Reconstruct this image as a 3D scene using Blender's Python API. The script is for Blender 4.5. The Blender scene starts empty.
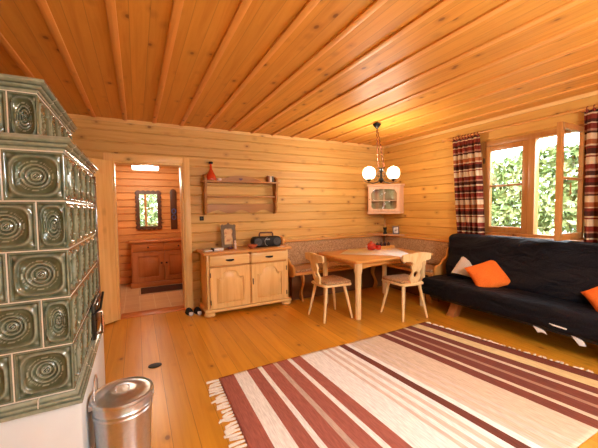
import bpy, bmesh, math, random
from mathutils import Vector, Matrix, noise
random.seed(7)
PI = math.pi
S = bpy.context.scene
COL = S.collection

# ------------------------------------------------------------------ geometry helpers
class G:
    """collects shapes; build() links them as ONE mesh object"""
    def __init__(s): s.bm = bmesh.new(); s.M = Matrix.Identity(4)
    def v(s, p): return s.bm.verts.new(s.M @ Vector(p))
    def face(s, vs):
        try: return s.bm.faces.new(vs)
        except ValueError: return None
    def merge(s, t):
        mp = {v: s.v(v.co) for v in t.verts}
        for f in t.faces: s.face([mp[v] for v in f.verts])
        t.free()
    def box(s, x0, y0, z0, x1, y1, z1, bev=0.0, seg=2):
        t = bmesh.new()
        bmesh.ops.create_cube(t, size=1)
        for v in t.verts:
            v.co = Vector(((x0+x1)/2+v.co.x*(x1-x0), (y0+y1)/2+v.co.y*(y1-y0), (z0+z1)/2+v.co.z*(z1-z0)))
        if bev > 0:
            bmesh.ops.bevel(t, geom=list(t.edges), offset=bev, segments=seg, affect='EDGES', profile=.5)
        s.merge(t); return s
    def prism(s, outer, plane, t0, t1, holes=(), bev=0.0):
        t = bmesh.new()
        def P(a, b, c): return {'xy': (a, b, c), 'xz': (a, c, b), 'yz': (c, a, b)}[plane]
        es = []
        for loop in [outer]+list(holes):
            vs = [t.verts.new(P(a, b, t0)) for a, b in loop]
            for i in range(len(vs)): es.append(t.edges.new((vs[i], vs[(i+1) % len(vs)])))
        bmesh.ops.triangle_fill(t, edges=es, use_beauty=True, use_dissolve=False)
        fs = list(t.faces)
        r = bmesh.ops.extrude_face_region(t, geom=fs)
        d = Vector(P(0, 0, t1-t0))
        for e in r['geom']:
            if isinstance(e, bmesh.types.BMVert): e.co += d
        bmesh.ops.recalc_face_normals(t, faces=list(t.faces))
        if bev > 0:
            ed = [e for e in t.edges if len(e.link_faces) == 2 and e.calc_face_angle(0) > .6]
            bmesh.ops.bevel(t, geom=ed, offset=bev, segments=2, affect='EDGES', profile=.5)
        s.merge(t); return s
    def lathe(s, prof, c=(0, 0, 0), n=24, axis='z', sx=1, sy=1):
        rings = []
        for r, h in prof:
            ring = []
            if r < 1e-6: ring = [(0, 0, h)]
            else: ring = [(r*math.cos(2*PI*i/n)*sx, r*math.sin(2*PI*i/n)*sy, h) for i in range(n)]
            out = []
            for (a, b, h2) in ring:
                p = {'z': (a, b, h2), 'x': (h2, a, b), 'y': (b, h2, a)}[axis]
                out.append(s.v((p[0]+c[0], p[1]+c[1], p[2]+c[2])))
            rings.append(out)
        for A, B in zip(rings, rings[1:]):
            for i in range(n):
                j = (i+1) % n
                if len(A) == 1 and len(B) == 1: continue
                if len(A) == 1: s.face([A[0], B[i], B[j]])
                elif len(B) == 1: s.face([A[i], A[j], B[0]])
                else: s.face([A[i], A[j], B[j], B[i]])
        for e, fl in ((rings[0], 1), (rings[-1], 0)):
            if len(e) > 2: s.face(e[::-1] if fl else e)
        return s
    def tube(s, pts, r, n=8, closed=False):
        pts = [Vector(p) for p in pts]; rs = r if isinstance(r, (list, tuple)) else [r]*len(pts)
        rings = []; up = None
        L = len(pts)
        for i, p in enumerate(pts):
            a = pts[(i-1) % L] if (closed or i > 0) else p
            b = pts[(i+1) % L] if (closed or i < L-1) else p
            d = (b-a).normalized()
            if up is None:
                up = Vector((0, 0, 1)) if abs(d.z) < .9 else Vector((1, 0, 0))
            x = d.cross(up)
            if x.length < 1e-5: x = d.cross(Vector((0, 1, 0.3)))
            x.normalize(); y = x.cross(d).normalized(); up = y
            rings.append([s.v(p+rs[i]*(x*math.cos(2*PI*k/n)+y*math.sin(2*PI*k/n))) for k in range(n)])
        m = L if closed else L-1
        for i in range(m):
            A, B = rings[i], rings[(i+1) % L]
            for k in range(n): s.face([A[k], A[(k+1) % n], B[(k+1) % n], B[k]])
        if not closed: s.face(rings[0][::-1]); s.face(rings[-1])
        return s
    def grid(s, fn, nu, nv):
        g = [[s.v(fn(i/nu, j/nv)) for j in range(nv+1)] for i in range(nu+1)]
        for i in range(nu):
            for j in range(nv): s.face([g[i][j], g[i+1][j], g[i+1][j+1], g[i][j+1]])
        return g
    def soft(s, x0, y0, z0, x1, y1, z1, r, n=10, wr=0.0, fr=3.0, seed=0, puff=0.0):
        """rounded, slightly wrinkled upholstery block"""
        c = Vector(((x0+x1)/2, (y0+y1)/2, (z0+z1)/2)); h = Vector(((x1-x0)/2, (y1-y0)/2, (z1-z0)/2))
        t = bmesh.new()
        step = max(h)*2/n
        N = [max(3, int(round(2*h[k]/step))) for k in range(3)]
        for ax in range(3):
            u, w = (ax+1) % 3, (ax+2) % 3
            for sg in (-1, 1):
                gr = []
                for i in range(N[u]+1):
                    row = []
                    for j in range(N[w]+1):
                        p = Vector((0, 0, 0)); p[ax] = sg*h[ax]
                        p[u] = h[u]*math.sin((i/N[u]*2-1)*PI/2*.9)/math.sin(PI/2*.9); p[w] = h[w]*math.sin((j/N[w]*2-1)*PI/2*.9)/math.sin(PI/2*.9)
                        row.append(t.verts.new(p))
                    gr.append(row)
                for i in range(N[u]):
                    for j in range(N[w]):
                        q = [gr[i][j], gr[i+1][j], gr[i+1][j+1], gr[i][j+1]]
                        t.faces.new(q if sg > 0 else q[::-1])
        bmesh.ops.remove_doubles(t, verts=list(t.verts), dist=1e-5)
        for v in t.verts:
            p = v.co.copy(); q = Vector([max(-h[k]+r, min(h[k]-r, p[k])) for k in range(3)])
            d = p-q; L = d.length
            nrm = d/L if L > 1e-6 else Vector((0, 0, 1))
            o = q+nrm*r if L > 1e-6 else p
            if puff:
                f = (1-(p.x/h.x)**2)*(1-(p.y/h.y)**2) if h.z <= min(h.x, h.y) else 1
                o.z += puff*f*(1 if p.z > 0 else -1)
            if wr:
                a = noise.noise((o+c)*fr+Vector((seed, 0, 0)))+.5*noise.noise((o+c)*fr*2.3+Vector((0, seed, 0)))
                o += nrm*a*wr
            v.co = o+c
        s.merge(t); return s
    def build(s, name, mat, parent=None, loc=(0, 0, 0), rot=(0, 0, 0), angle=38, recalc=True, solid=0):
        if recalc: bmesh.ops.recalc_face_normals(s.bm, faces=list(s.bm.faces))
        me = bpy.data.meshes.new(name); s.bm.to_mesh(me); s.bm.free()
        me.materials.append(mat)
        for p in me.polygons: p.use_smooth = True
        me.set_sharp_from_angle(angle=math.radians(angle))
        o = bpy.data.objects.new(name, me); COL.objects.link(o)
        o.location = loc; o.rotation_euler = rot
        if parent: o.parent = parent
        if solid:
            m = o.modifiers.new('thick', 'SOLIDIFY'); m.thickness = solid; m.offset = 0
        return o

def root(name, label, cat, loc=(0, 0, 0), rz=0, group=None, rot=None):
    o = bpy.data.objects.new(name, None); COL.objects.link(o)
    o.empty_display_size = .1
    o.location = loc; o.rotation_euler = rot or (0, 0, rz)
    o['label'] = label; o['category'] = cat
    if group: o['group'] = group
    return o
def tag(o, label, cat, group=None):
    o['label'] = label; o['category'] = cat
    if group: o['group'] = group
    return o
def struct(o, label=None, cat=None):
    o['kind'] = 'structure'
    if label: o['label'] = label
    if cat: o['category'] = cat
    return o
def sroot(name, label, cat, loc=(0, 0, 0)):
    o = bpy.data.objects.new(name, None); COL.objects.link(o); o.location = loc; o.empty_display_size = .1
    return struct(o, label, cat)
def copytree(o, parent=None):
    c = o.copy(); COL.objects.link(c)
    if parent: c.parent = parent
    for ch in list(o.children): copytree(ch, c)
    return c
def plabel(o, t): o['label'] = t; return o

# ------------------------------------------------------------------ materials
MC = {}
def nmat(name):
    m = bpy.data.materials.new(name); m.use_nodes = True
    nt = m.node_tree; nt.nodes.clear()
    out = nt.nodes.new('ShaderNodeOutputMaterial'); b = nt.nodes.new('ShaderNodeBsdfPrincipled')
    nt.links.new(b.outputs[0], out.inputs[0])
    return m, nt, b
def N(nt, typ, **kw):
    n = nt.nodes.new(typ)
    for k, v in kw.items():
        if k == 'ins':
            for i, x in v.items():
                if hasattr(x, 'is_linked'): nt.links.new(x, n.inputs[i])
                else: n.inputs[i].default_value = x
        else: setattr(n, k, v)
    return n
def math_(nt, op, a, b=None, c=None):
    ins = {0: a}
    if b is not None: ins[1] = b
    if c is not None: ins[2] = c
    return N(nt, 'ShaderNodeMath', operation=op, ins=ins).outputs[0]
def mix(nt, f, a, b, typ='MIX'):
    n = N(nt, 'ShaderNodeMix', data_type='RGBA', blend_type=typ)
    for i, x in ((0, f), (6, a), (7, b)):
        if hasattr(x, 'is_linked'): nt.links.new(x, n.inputs[i])
        else: n.inputs[i].default_value = x if i == 0 or len(x) == 4 else (*x, 1)
    return n.outputs[2]
def ramp(nt, f, stops, interp='LINEAR'):
    n = nt.nodes.new('ShaderNodeValToRGB'); cr = n.color_ramp; cr.interpolation = interp
    while len(cr.elements) < len(stops): cr.elements.new(.5)
    for e, (p, c) in zip(cr.elements, stops): e.position = p; e.color = (*c, 1) if len(c) == 3 else c
    nt.links.new(f, n.inputs[0]); return n.outputs[0]
def plain(name, col, rough=.5, metal=0, spec=.5, coat=0, nz=0, nscale=30, bump=0):
    if name in MC: return MC[name]
    m, nt, b = nmat(name)
    b.inputs['Base Color'].default_value = (*col, 1); b.inputs['Roughness'].default_value = rough
    b.inputs['Metallic'].default_value = metal; b.inputs['Specular IOR Level'].default_value = spec
    b.inputs['Coat Weight'].default_value = coat; b.inputs['Coat Roughness'].default_value = .08
    tc = N(nt, 'ShaderNodeTexCoord')
    n = N(nt, 'ShaderNodeTexNoise', ins={'Vector': tc.outputs['Object'], 'Scale': nscale, 'Detail': 4.0})
    if nz:
        c = mix(nt, n.outputs[0], tuple(x*(1-nz) for x in col), tuple(min(1, x*(1+nz)) for x in col)); nt.links.new(c, b.inputs['Base Color'])
    if bump:
        bp = N(nt, 'ShaderNodeBump', ins={'Strength': bump, 'Distance': .01, 'Height': n.outputs[0]}); nt.links.new(bp.outputs[0], b.inputs['Normal'])
    MC[name] = m; return m
def pine(name, col, axis='x', nor=None, board=None, bax='z', rough=.45, knots=.5, var=.1, gscale=1.0, spec=.4, kcol=None, seam=None, seam_k=.75):
    """planked softwood: grain runs along axis, knots, every board its own tone"""
    if name in MC: return MC[name]
    m, nt, b = nmat(name)
    tc = N(nt, 'ShaderNodeTexCoord'); src = tc.outputs['Object']
    sep = N(nt, 'ShaderNodeSeparateXYZ', ins={0: src})
    AX = {'x': 0, 'y': 1, 'z': 2}
    vec = src; idv = None
    if board:
        bid = math_(nt, 'FLOOR', math_(nt, 'DIVIDE', math_(nt, 'ADD', sep.outputs[AX[bax]], 50*board), board))
        wn = N(nt, 'ShaderNodeTexWhiteNoise', noise_dimensions='1D', ins={'W': bid}); idv = wn.outputs['Value']
        off = N(nt, 'ShaderNodeCombineXYZ', ins={AX[axis]: math_(nt, 'MULTIPLY', idv, 17.0)})
        vec = N(nt, 'ShaderNodeVectorMath', operation='ADD', ins={0: src, 1: off.outputs[0]}).outputs[0]
    def scaled(a, c, nn):
        s = [c, c, c]; s[AX[axis]] = a
        if nor: s[AX[nor]] = nn
        return N(nt, 'ShaderNodeVectorMath', operation='MULTIPLY', ins={0: vec, 1: tuple(s)}).outputs[0]
    g1 = N(nt, 'ShaderNodeTexNoise', ins={'Vector': scaled(1.2*gscale, 22*gscale, 22*gscale), 'Scale': 1.0, 'Detail': 5.0, 'Roughness': .6, 'Distortion': .6}).outputs[0]
    g2 = N(nt, 'ShaderNodeTexNoise', ins={'Vector': scaled(.7, 3.2, 3.2), 'Scale': 1.0, 'Detail': 2.0}).outputs[0]
    dark = tuple(x*y for x, y in zip(col, (.86, .77, .62))); lite = tuple(min(1, x*y) for x, y in zip(col, (1.10, 1.14, 1.22)))
    c = ramp(nt, g1, [(.3, dark), (.5, col), (.72, lite)])
    c = mix(nt, math_(nt, 'MULTIPLY', g2, .35), c, tuple(x*y for x, y in zip(col, (.95, .87, .75))))
    if idv is not None:
        f = math_(nt, 'ADD', math_(nt, 'MULTIPLY', idv, 2*var), 1-var)
        vm = N(nt, 'ShaderNodeVectorMath', operation='SCALE', ins={0: c}); nt.links.new(f, vm.inputs['Scale']); c = vm.outputs[0]
    if knots > 0:
        kv = N(nt, 'ShaderNodeTexVoronoi', feature='F1', ins={'Vector': scaled(4.6, 7.0, 0.0 if nor else 7.0), 'Scale': 1.0, 'Randomness': 1.0})
        gate = math_(nt, 'GREATER_THAN', N(nt, 'ShaderNodeSeparateColor', ins={0: kv.outputs['Color']}).outputs[0], 1-knots)
        kd = ramp(nt, kv.outputs['Distance'], [(0, (1, 1, 1)), (.075, (.95, .95, .95)), (.125, (.3, .3, .3)), (.3, (0, 0, 0))])
        kf = math_(nt, 'MULTIPLY', N(nt, 'ShaderNodeSeparateColor', ins={0: kd}).outputs[0], gate)
        c = mix(nt, math_(nt, 'MULTIPLY', kf, .85), c, kcol or (col[0]*.28, col[1]*.17, col[2]*.12))
    if seam:
        fr = math_(nt, 'FRACT', math_(nt, 'DIVIDE', math_(nt, 'ADD', sep.outputs[AX[bax]], 50*board), board))
        e = math_(nt, 'LESS_THAN', math_(nt, 'MINIMUM', fr, math_(nt, 'SUBTRACT', 1.0, fr)), seam)
        c = mix(nt, math_(nt, 'MULTIPLY', e, seam_k), c, tuple(x*.3 for x in col))
    nt.links.new(c, b.inputs['Base Color'])
    b.inputs['Roughness'].default_value = rough; b.inputs['Specular IOR Level'].default_value = spec
    bp = N(nt, 'ShaderNodeBump', ins={'Strength': .12, 'Distance': .004, 'Height': g1}); nt.links.new(bp.outputs[0], b.inputs['Normal'])
    MC[name] = m; return m
def emit(name, col, st):
    if name in MC: return MC[name]
    m, nt, b = nmat(name)
    b.inputs['Base Color'].default_value = (*col, 1); b.inputs['Emission Color'].default_value = (*col, 1); b.inputs['Emission Strength'].default_value = st
    b.inputs['Roughness'].default_value = .2
    MC[name] = m; return m
def glass(name='window_glass', tint=(1, 1, 1), refl=1.0):
    if name in MC: return MC[name]
    m = bpy.data.materials.new(name); m.use_nodes = True; nt = m.node_tree; nt.nodes.clear()
    out = nt.nodes.new('ShaderNodeOutputMaterial')
    t = N(nt, 'ShaderNodeBsdfTransparent', ins={0: (*tint, 1)}); g = N(nt, 'ShaderNodeBsdfGlossy', ins={'Roughness': .02})
    geo = N(nt, 'ShaderNodeNewGeometry'); ior = math_(nt, 'SUBTRACT', 1.45, math_(nt, 'MULTIPLY', geo.outputs['Backfacing'], 1.45-1/1.45))
    fr = N(nt, 'ShaderNodeFresnel', ins={'IOR': ior})
    mx = N(nt, 'ShaderNodeMixShader', ins={0: math_(nt, 'MULTIPLY', fr.outputs[0], refl), 1: t.outputs[0], 2: g.outputs[0]})
    nt.links.new(mx.outputs[0], out.inputs[0]); MC[name] = m; return m
def bands(name, stops, axis, length, rough=.9, weave=0.25, wscale=(300, 300, 300), emb=0.3, streak=None):
    """cloth in stripes along one local axis; stops = [(metres, colour)...]"""
    m, nt, b = nmat(name)
    tc = N(nt, 'ShaderNodeTexCoord'); sep = N(nt, 'ShaderNodeSeparateXYZ', ins={0: tc.outputs['UV' if axis == 'u' else 'Object']})
    src = sep.outputs[0] if axis == 'u' else sep.outputs['xyz'.index(axis)]
    f = math_(nt, 'DIVIDE', src, length)
    cur = None
    # several ramps chained (32 stops each)
    chunk = 28
    groups = [stops[i:i+chunk] for i in range(0, len(stops), chunk)]
    for k, gs in enumerate(groups):
        r = ramp(nt, f, [(p/length, c) for p, c in gs], 'CONSTANT')
        if cur is None: cur = r
        else: cur = mix(nt, math_(nt, 'GREATER_THAN', f, gs[0][0]/length), cur, r)
    mp = N(nt, 'ShaderNodeVectorMath', operation='MULTIPLY', ins={0: tc.outputs['Object'], 1: wscale})
    n = N(nt, 'ShaderNodeTexNoise', ins={'Vector': mp.outputs[0], 'Scale': 1.0, 'Detail': 3.0})
    k = ramp(nt, n.outputs[0], [(.3, (1-weave,)*3), (.7, (1+0*weave,)*3)])
    cur = mix(nt, 1.0, cur, k, 'MULTIPLY')
    nt.links.new(cur, b.inputs['Base Color']); b.inputs['Roughness'].default_value = rough; b.inputs['Specular IOR Level'].default_value = .1
    bp = N(nt, 'ShaderNodeBump', ins={'Strength': emb, 'Distance': .002, 'Height': n.outputs[0]}); nt.links.new(bp.outputs[0], b.inputs['Normal'])
    MC[name] = m; return m
def cloth(name, c1, c2, scale=160, rough=.95, bump=.4):
    if name in MC: return MC[name]
    m, nt, b = nmat(name)
    tc = N(nt, 'ShaderNodeTexCoord')
    n = N(nt, 'ShaderNodeTexNoise', ins={'Vector': tc.outputs['Object'], 'Scale': scale, 'Detail': 3.0})
    c = ramp(nt, n.outputs[0], [(.35, c1), (.65, c2)]); nt.links.new(c, b.inputs['Base Color'])
    b.inputs['Roughness'].default_value = rough; b.inputs['Specular IOR Level'].default_value = .15
    bp = N(nt, 'ShaderNodeBump', ins={'Strength': bump, 'Distance': .003, 'Height': n.outputs[0]}); nt.links.new(bp.outputs[0], b.inputs['Normal'])
    MC[name] = m; return m

WALL_C = (.67, .42, .13); CEIL_C = (.70, .345, .062); FLOOR_C = (.62, .285, .024)
BRD = 2.5/19
M_wx = pine('wall pine back', WALL_C, 'x', 'y', BRD, 'z', rough=.5, knots=.9, var=.09)
M_wy = pine('wall pine warm lit', (.64, .355, .08), 'y', 'x', BRD, 'z', rough=.5, knots=.7, var=.09)  # same pine as the back wall, warm lamp light put into its colour
M_ceil = pine('ceiling pine', CEIL_C, 'y', 'z', .11, 'x', rough=.5, knots=.7, var=.07, seam=.02, seam_k=.35)
M_batt = pine('batten pine', (.78, .39, .10), 'y', None, .33, 'x', rough=.4, knots=.25, var=.08)
M_floor = pine('floor pine', FLOOR_C, 'y', 'z', .145, 'x', rough=.30, knots=.3, var=.10, spec=.4, seam=.012)
PX = pine('pine along x', (.84, .57, .23), 'x', None, rough=.35, knots=.2)
PY = pine('pine along y', (.84, .57, .23), 'y', None, rough=.35, knots=.2)
PZ = pine('pine along z', (.84, .57, .23), 'z', None, rough=.35, knots=.2)
TX = pine('orange pine along x', (.66, .33, .09), 'x', None, rough=.28, knots=.15)
TY = pine('orange pine along y', (.66, .33, .09), 'y', None, rough=.28, knots=.15)
TZ = pine('orange pine along z', (.66, .33, .09), 'z', None, rough=.28, knots=.15)
WX = pine('window pine along y', (.46, .215, .062), 'y', None, rough=.35, knots=.1)
WZ = pine('window pine along z', (.46, .215, .062), 'z', None, rough=.35, knots=.1)
HX = pine('red pine along x', (.50, .17, .045), 'x', None, rough=.35, knots=.15)
HZ = pine('red pine along z', (.50, .17, .045), 'z', None, rough=.35, knots=.15)
CH = pine('pale chair beech', (.86, .65, .34), 'z', None, rough=.35, knots=0, gscale=1.5)
CHX = pine('pale chair beech across', (.86, .65, .34), 'x', None, rough=.35, knots=0, gscale=1.5)
IRON = plain('black iron', (.012, .011, .010), .45, .6)
BLACKP = plain('black plastic', (.007, .007, .008), .5, spec=.3)
BRASS = plain('aged brass', (.25, .15, .06), .35, .9)
WHITE = plain('white plaster', (.64, .69, .71), .8, nz=.04, nscale=12, bump=.08)
GROUT = plain('pale grout', (.62, .60, .52), .9)
ZINC = plain('galvanised zinc', (.60, .61, .63), .30, .95, nz=.15, nscale=60)
GLASS = glass()
UPH = cloth('brown tweed', (.30, .16, .075), (.58, .38, .21), 75)

# ------------------------------------------------------------------ room measurements
H = 2.5; D = 4.53; R = 4.14; XL = -1.75; YR = -1.25

def boards(g, a0, a1, z0, z1, face, axis, sgn, thick=.12, round_=.009):
    """log cladding: horizontal boards with chamfered edges, face at coordinate 'face', body towards sgn"""
    prof = []
    k = int(math.floor(z0/BRD+1e-6))
    while k*BRD < z1-1e-6:
        b0 = k*BRD; b1 = b0+BRD
        for z, o in ((b0, round_*1.3), (b0+.0015, round_*1.3), (b0+.012, 0), (b0+.03, 0), (b1-.03, 0), (b1-.012, 0), (b1-.0015, round_*1.3)):
            if z0-1e-6 <= z <= z1+1e-6: prof.append((z, o))
            elif z < z0 and (not prof): prof = []
        k += 1
    if not prof or prof[0][0] > z0+1e-4: prof.insert(0, (z0, prof[0][1] if prof else 0))
    if prof[-1][0] < z1-1e-4: prof.append((z1, prof[-1][1]))
    def P(a, o, z): return (a, face+sgn*o, z) if axis == 'x' else (face+sgn*o, a, z)
    A = [g.v(P(a0, o, z)) for z, o in prof]+[g.v(P(a0, thick, z1)), g.v(P(a0, thick, z0))]
    B = [g.v(P(a1, o, z)) for z, o in prof]+[g.v(P(a1, thick, z1)), g.v(P(a1, thick, z0))]
    n = len(A)
    for i in range(n): g.face([A[i], A[(i+1) % n], B[(i+1) % n], B[i]])
    g.face(A[::-1]); g.face(B)

# ---- shell
DX0, DX1, DH = -.25, .577, 2.0        # doorway
g = G()
boards(g, XL, DX0, 0, H, D, 'x', 1); boards(g, DX1, R+.12, 0, H, D, 'x', 1); boards(g, DX0, DX1, DH, H, D, 'x', 1)
struct(g.build('wall_back', M_wx, recalc=True, angle=25), 'horizontal pine board wall behind the dining corner', 'wall')
WY0, WY1, WZ0, WZ1 = 1.46, 2.66, 1.00, 2.21   # window opening
g = G()
boards(g, YR, WY0, 0, H, R, 'y', 1); boards(g, WY1, D, 0, H, R, 'y', 1)
boards(g, WY0, WY1, 0, WZ0, R, 'y', 1); boards(g, WY0, WY1, WZ1, H, R, 'y', 1)
struct(g.build('wall_right', M_wy, angle=25), 'horizontal pine board wall with the window', 'wall')
g = G(); boards(g, YR, D, 0, H, XL, 'y', -1)
struct(g.build('wall_left', M_wy, angle=25), 'pine board wall behind the tiled stove', 'wall')
GX0, GX1, GZ1 = -.15, 1.15, 2.15
FX0, FX1, FZ0 = 1.30, 2.65, .35        # wide front window, added for daylight        # glazed terrace door behind the camera
g = G()
boards(g, XL, GX0, 0, H, YR, 'x', -1); boards(g, GX1, FX0, 0, H, YR, 'x', -1); boards(g, FX1, R, 0, H, YR, 'x', -1); boards(g, GX0, GX1, GZ1, H, YR, 'x', -1); boards(g, FX0, FX1, GZ1, H, YR, 'x', -1); boards(g, FX0, FX1, 0, FZ0, YR, 'x', -1)
struct(g.build('wall_front', M_wx, angle=25), 'pine board wall with the glazed terrace door', 'wall')
g = G(); g.box(XL-.12, YR-.12, -.1, R+.12, D+.02, 0)
struct(g.build('floor', M_floor), 'orange varnished pine plank floor', 'floor')
g = G(); g.box(XL-.12, YR-.12, H+.012, R+.12, D+.12, H+.2)
ceil = struct(g.build('ceiling', M_ceil), 'pine plank ceiling with raised battens', 'ceiling')
xb = .242-.33*6
while xb < R-.03:
    if xb > XL+.03:
        g = G(); g.box(-.025, YR+.002, H-.003, .025, D-.001, H+.013, .004)
        g.build('batten', M_batt, ceil, (xb, 0, 0))
    xb += .33
for nm, a in (('trim_1', 'x'), ('trim_2', 'y')):
    g = G()
    if a == 'x': g.box(XL, D-.022, H-.03, R, D-.0005, H+.013, .006)
    else: g.box(R-.022, YR+.01, H-.03, R-.0005, D-.023, H+.013, .006)
    struct(g.build(nm, PX if a == 'x' else PY), 'narrow pine cornice strip under the ceiling', 'trim')

# ---- doorway, frame and the leaf folded back into the room
door = sroot('door_1', 'pine door leaf standing open beside the doorway to the hall', 'door', (DX0, D, 0))
g = G(); g.box(DX1-DX0, -.02, 0, DX1-DX0+.085, 0.0, DH+.085, .004); g.build('door_trim', PZ, door)
g = G(); g.box(-.085, -.02, 0, 0, 0.0, DH+.085, .004); g.build('door_trim', PZ, door)
g = G(); g.box(0, -.02, DH, DX1-DX0, 0.0, DH+.085, .004); g.build('door_trim', PX, door)
g = G(); g.box(DX1-DX0-.025, -.001, 0, DX1-DX0, .2, DH, .003); g.box(0, -.001, 0, .025, .2, DH, .003); g.box(.025, -.001, DH-.025, DX1-DX0-.025, .2, DH, .003)
g.build('door_jamb', PZ, door)
leafr = bpy.data.objects.new('door_leaf', None)
g = G(); LW = .80
g.box(0, -.02, .015, LW, .02, 1.985, .004)
for zz in (.12, 1.02):
    g.box(.1, -.026, zz, LW-.1, -.018, zz+.8, .006); g.box(.1, .018, zz, LW-.1, .026, zz+.8, .006)
lf = g.build('door_leaf', PZ, door, (-.012, -.045, 0), (0, 0, math.radians(180+40.2)))
for zz in (.28, 1.0, 1.75):
    g = G(); g.lathe([(.009, zz-.05), (.009, zz+.05)], (-.002, .0, 0), 10); g.build('hinge', IRON, lf)
g = G(); g.tube([(LW-.07, .026, 1.0), (LW-.07, .07, 1.0), (LW-.2, .07, 1.0)], .009); g.build('door_handle', BRASS, lf)
g = G(); g.box(DX0+.002, D+.001, -.03, DX1-.002, D+.22, .012, .004)
struct(g.build('trim_3', HX), 'reddish wooden threshold plank in the doorway', 'threshold')

# ---- hall beyond the doorway
HY = 6.72; HH = 2.2
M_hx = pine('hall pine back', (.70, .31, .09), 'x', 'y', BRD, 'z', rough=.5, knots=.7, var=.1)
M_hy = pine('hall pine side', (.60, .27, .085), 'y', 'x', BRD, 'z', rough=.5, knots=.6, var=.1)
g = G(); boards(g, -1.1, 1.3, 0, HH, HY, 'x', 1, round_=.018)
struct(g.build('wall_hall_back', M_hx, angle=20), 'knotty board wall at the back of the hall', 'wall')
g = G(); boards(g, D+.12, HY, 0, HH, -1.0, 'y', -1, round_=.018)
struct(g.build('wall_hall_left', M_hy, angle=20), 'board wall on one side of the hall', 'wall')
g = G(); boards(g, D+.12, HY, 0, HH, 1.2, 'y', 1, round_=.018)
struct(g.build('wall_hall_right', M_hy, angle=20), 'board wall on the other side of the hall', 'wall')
g = G(); g.box(-1.12, D+.12, HH, 1.32, HY+.12, HH+.1); struct(g.build('ceiling_hall', M_ceil), 'plank ceiling of the hall', 'ceiling')
m, nt, b = nmat('hall tiles')
tc = N(nt, 'ShaderNodeTexCoord')
br = N(nt, 'ShaderNodeTexBrick', offset=.0, ins={'Vector': tc.outputs['Object'], 'Color1': (.55, .34, .17, 1), 'Color2': (.62, .42, .22, 1), 'Mortar': (.7, .55, .36, 1), 'Scale': 1.0, 'Mortar Size': .006, 'Brick Width': .2, 'Row Height': .2})
nt.links.new(br.outputs[0], b.inputs['Base Color']); b.inputs['Roughness'].default_value = .3
g = G(); g.box(-1.12, D+.02, -.1, 1.32, HY+.12, 0.0); struct(g.build('floor_hall', m), 'beige tiled floor of the hall', 'floor')
l = root('ceiling_light', 'white rectangular light on the hall ceiling above the doorway view', 'light', (.16, 5.95, HH))
g = G(); g.box(-.22, -.12, -.06, .22, .12, 0, .006); g.build('lamp_body', plain('lamp white', (.8, .8, .78), .4), l)
g = G(); g.box(-.20, -.10, -.13, .20, .10, -.06, .012); g.build('diffuser', emit('hall diffuser', (1, .93, .8), 6.0), l)

def raised_panel(g, outer, inset, y0, y1):
    """a fielded panel: outline at depth y0 rising to an inner field at y1 (in x,z)"""
    cx = sum(p[0] for p in outer)/len(outer); cz = sum(p[1] for p in outer)/len(outer)
    n = len(outer); inner = []
    for i, (x, z) in enumerate(outer):
        x0, z0 = outer[i-1]; x1, z1 = outer[(i+1) % n]
        t = Vector((x1-x0, z1-z0)); t.normalize(); nn = Vector((-t.y, t.x))
        if nn.dot(Vector((cx-x, cz-z))) < 0: nn = -nn
        inner.append((x+nn.x*inset*1.2, z+nn.y*inset*1.2))
    A = [g.v((x, y0, z)) for x, z in outer]; B = [g.v((x, y1, z)) for x, z in inner]
    for i in range(n): g.face([A[i], A[(i+1) % n], B[(i+1) % n], B[i]])
    bm = g.bm
    es = [bm.edges.get((B[i], B[(i+1) % n])) or bm.edges.new((B[i], B[(i+1) % n])) for i in range(n)]
    bmesh.ops.triangle_fill(bm, edges=es, use_beauty=True)
def arch_outline(w, h, rise, n=10):
    """rect with a raised arched middle on its top edge (cathedral door panel)"""
    pts = [(-w/2, 0), (w/2, 0), (w/2, h-rise), (w*.36, h-rise)]
    for i in range(n+1):
        a = i/n; x = w*.30*math.cos(PI*a); pts.append((x, h-rise+rise*math.sin(PI*a)**.7))
    pts += [(-w*.36, h-rise), (-w/2, h-rise)]
    return pts

# hall cabinet
hc = root('hall_cabinet', 'reddish pine two-door cabinet under the hall mirror', 'cabinet', (.42, 6.46, 0))
HW, HD2 = .53, .2
g = G(); g.box(-HW, -HD2, .0, HW, .24, .80, .004); g.build('body', HZ, hc)
g = G(); g.box(-HW-.025, -HD2-.03, .80, HW+.025, .25, .835, .008); g.build('top', HX, hc)
g = G(); g.box(-HW-.02, -HD2-.025, .0, HW+.02, -HD2, .09, .006); g.build('plinth', HX, hc)
for sx in (-1, 1):
    x0, x1 = (-HW+.03, -.012) if sx < 0 else (.012, HW-.03)
    g = G(); g.box(x0, -HD2-.018, .65, x1, -HD2, .785, .005); d = g.build('drawer', HX, hc)
    g = G(); g.lathe([(.006, 0), (.008, -.02), (.016, -.028), (.012, -.04), (0, -.042)], ((x0+x1)/2, -HD2-.016, .718), 12, 'y'); g.build('knob', IRON, d)
    pan = [(x0+.075, .18), (x1-.075, .18), (x1-.075, .56), (x0+.075, .56)]
    g = G(); g.prism([(x0, .105), (x1, .105), (x1, .635), (x0, .635)], 'xz', -HD2-.026, -HD2-.001, [pan]); d = g.build('cabinet_door', HZ, hc, angle=30)
    g = G(); raised_panel(g, pan, .045, -HD2-.003, -HD2-.022); g.build('door_panel', HZ, d)
    xx = x1-.03 if sx < 0 else x0+.03
    g = G(); g.lathe([(.006, 0), (.008, -.02), (.016, -.028), (.012, -.04), (0, -.042)], (xx, -HD2-.016, .42), 12, 'y'); g.build('knob', IRON, d)

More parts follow.
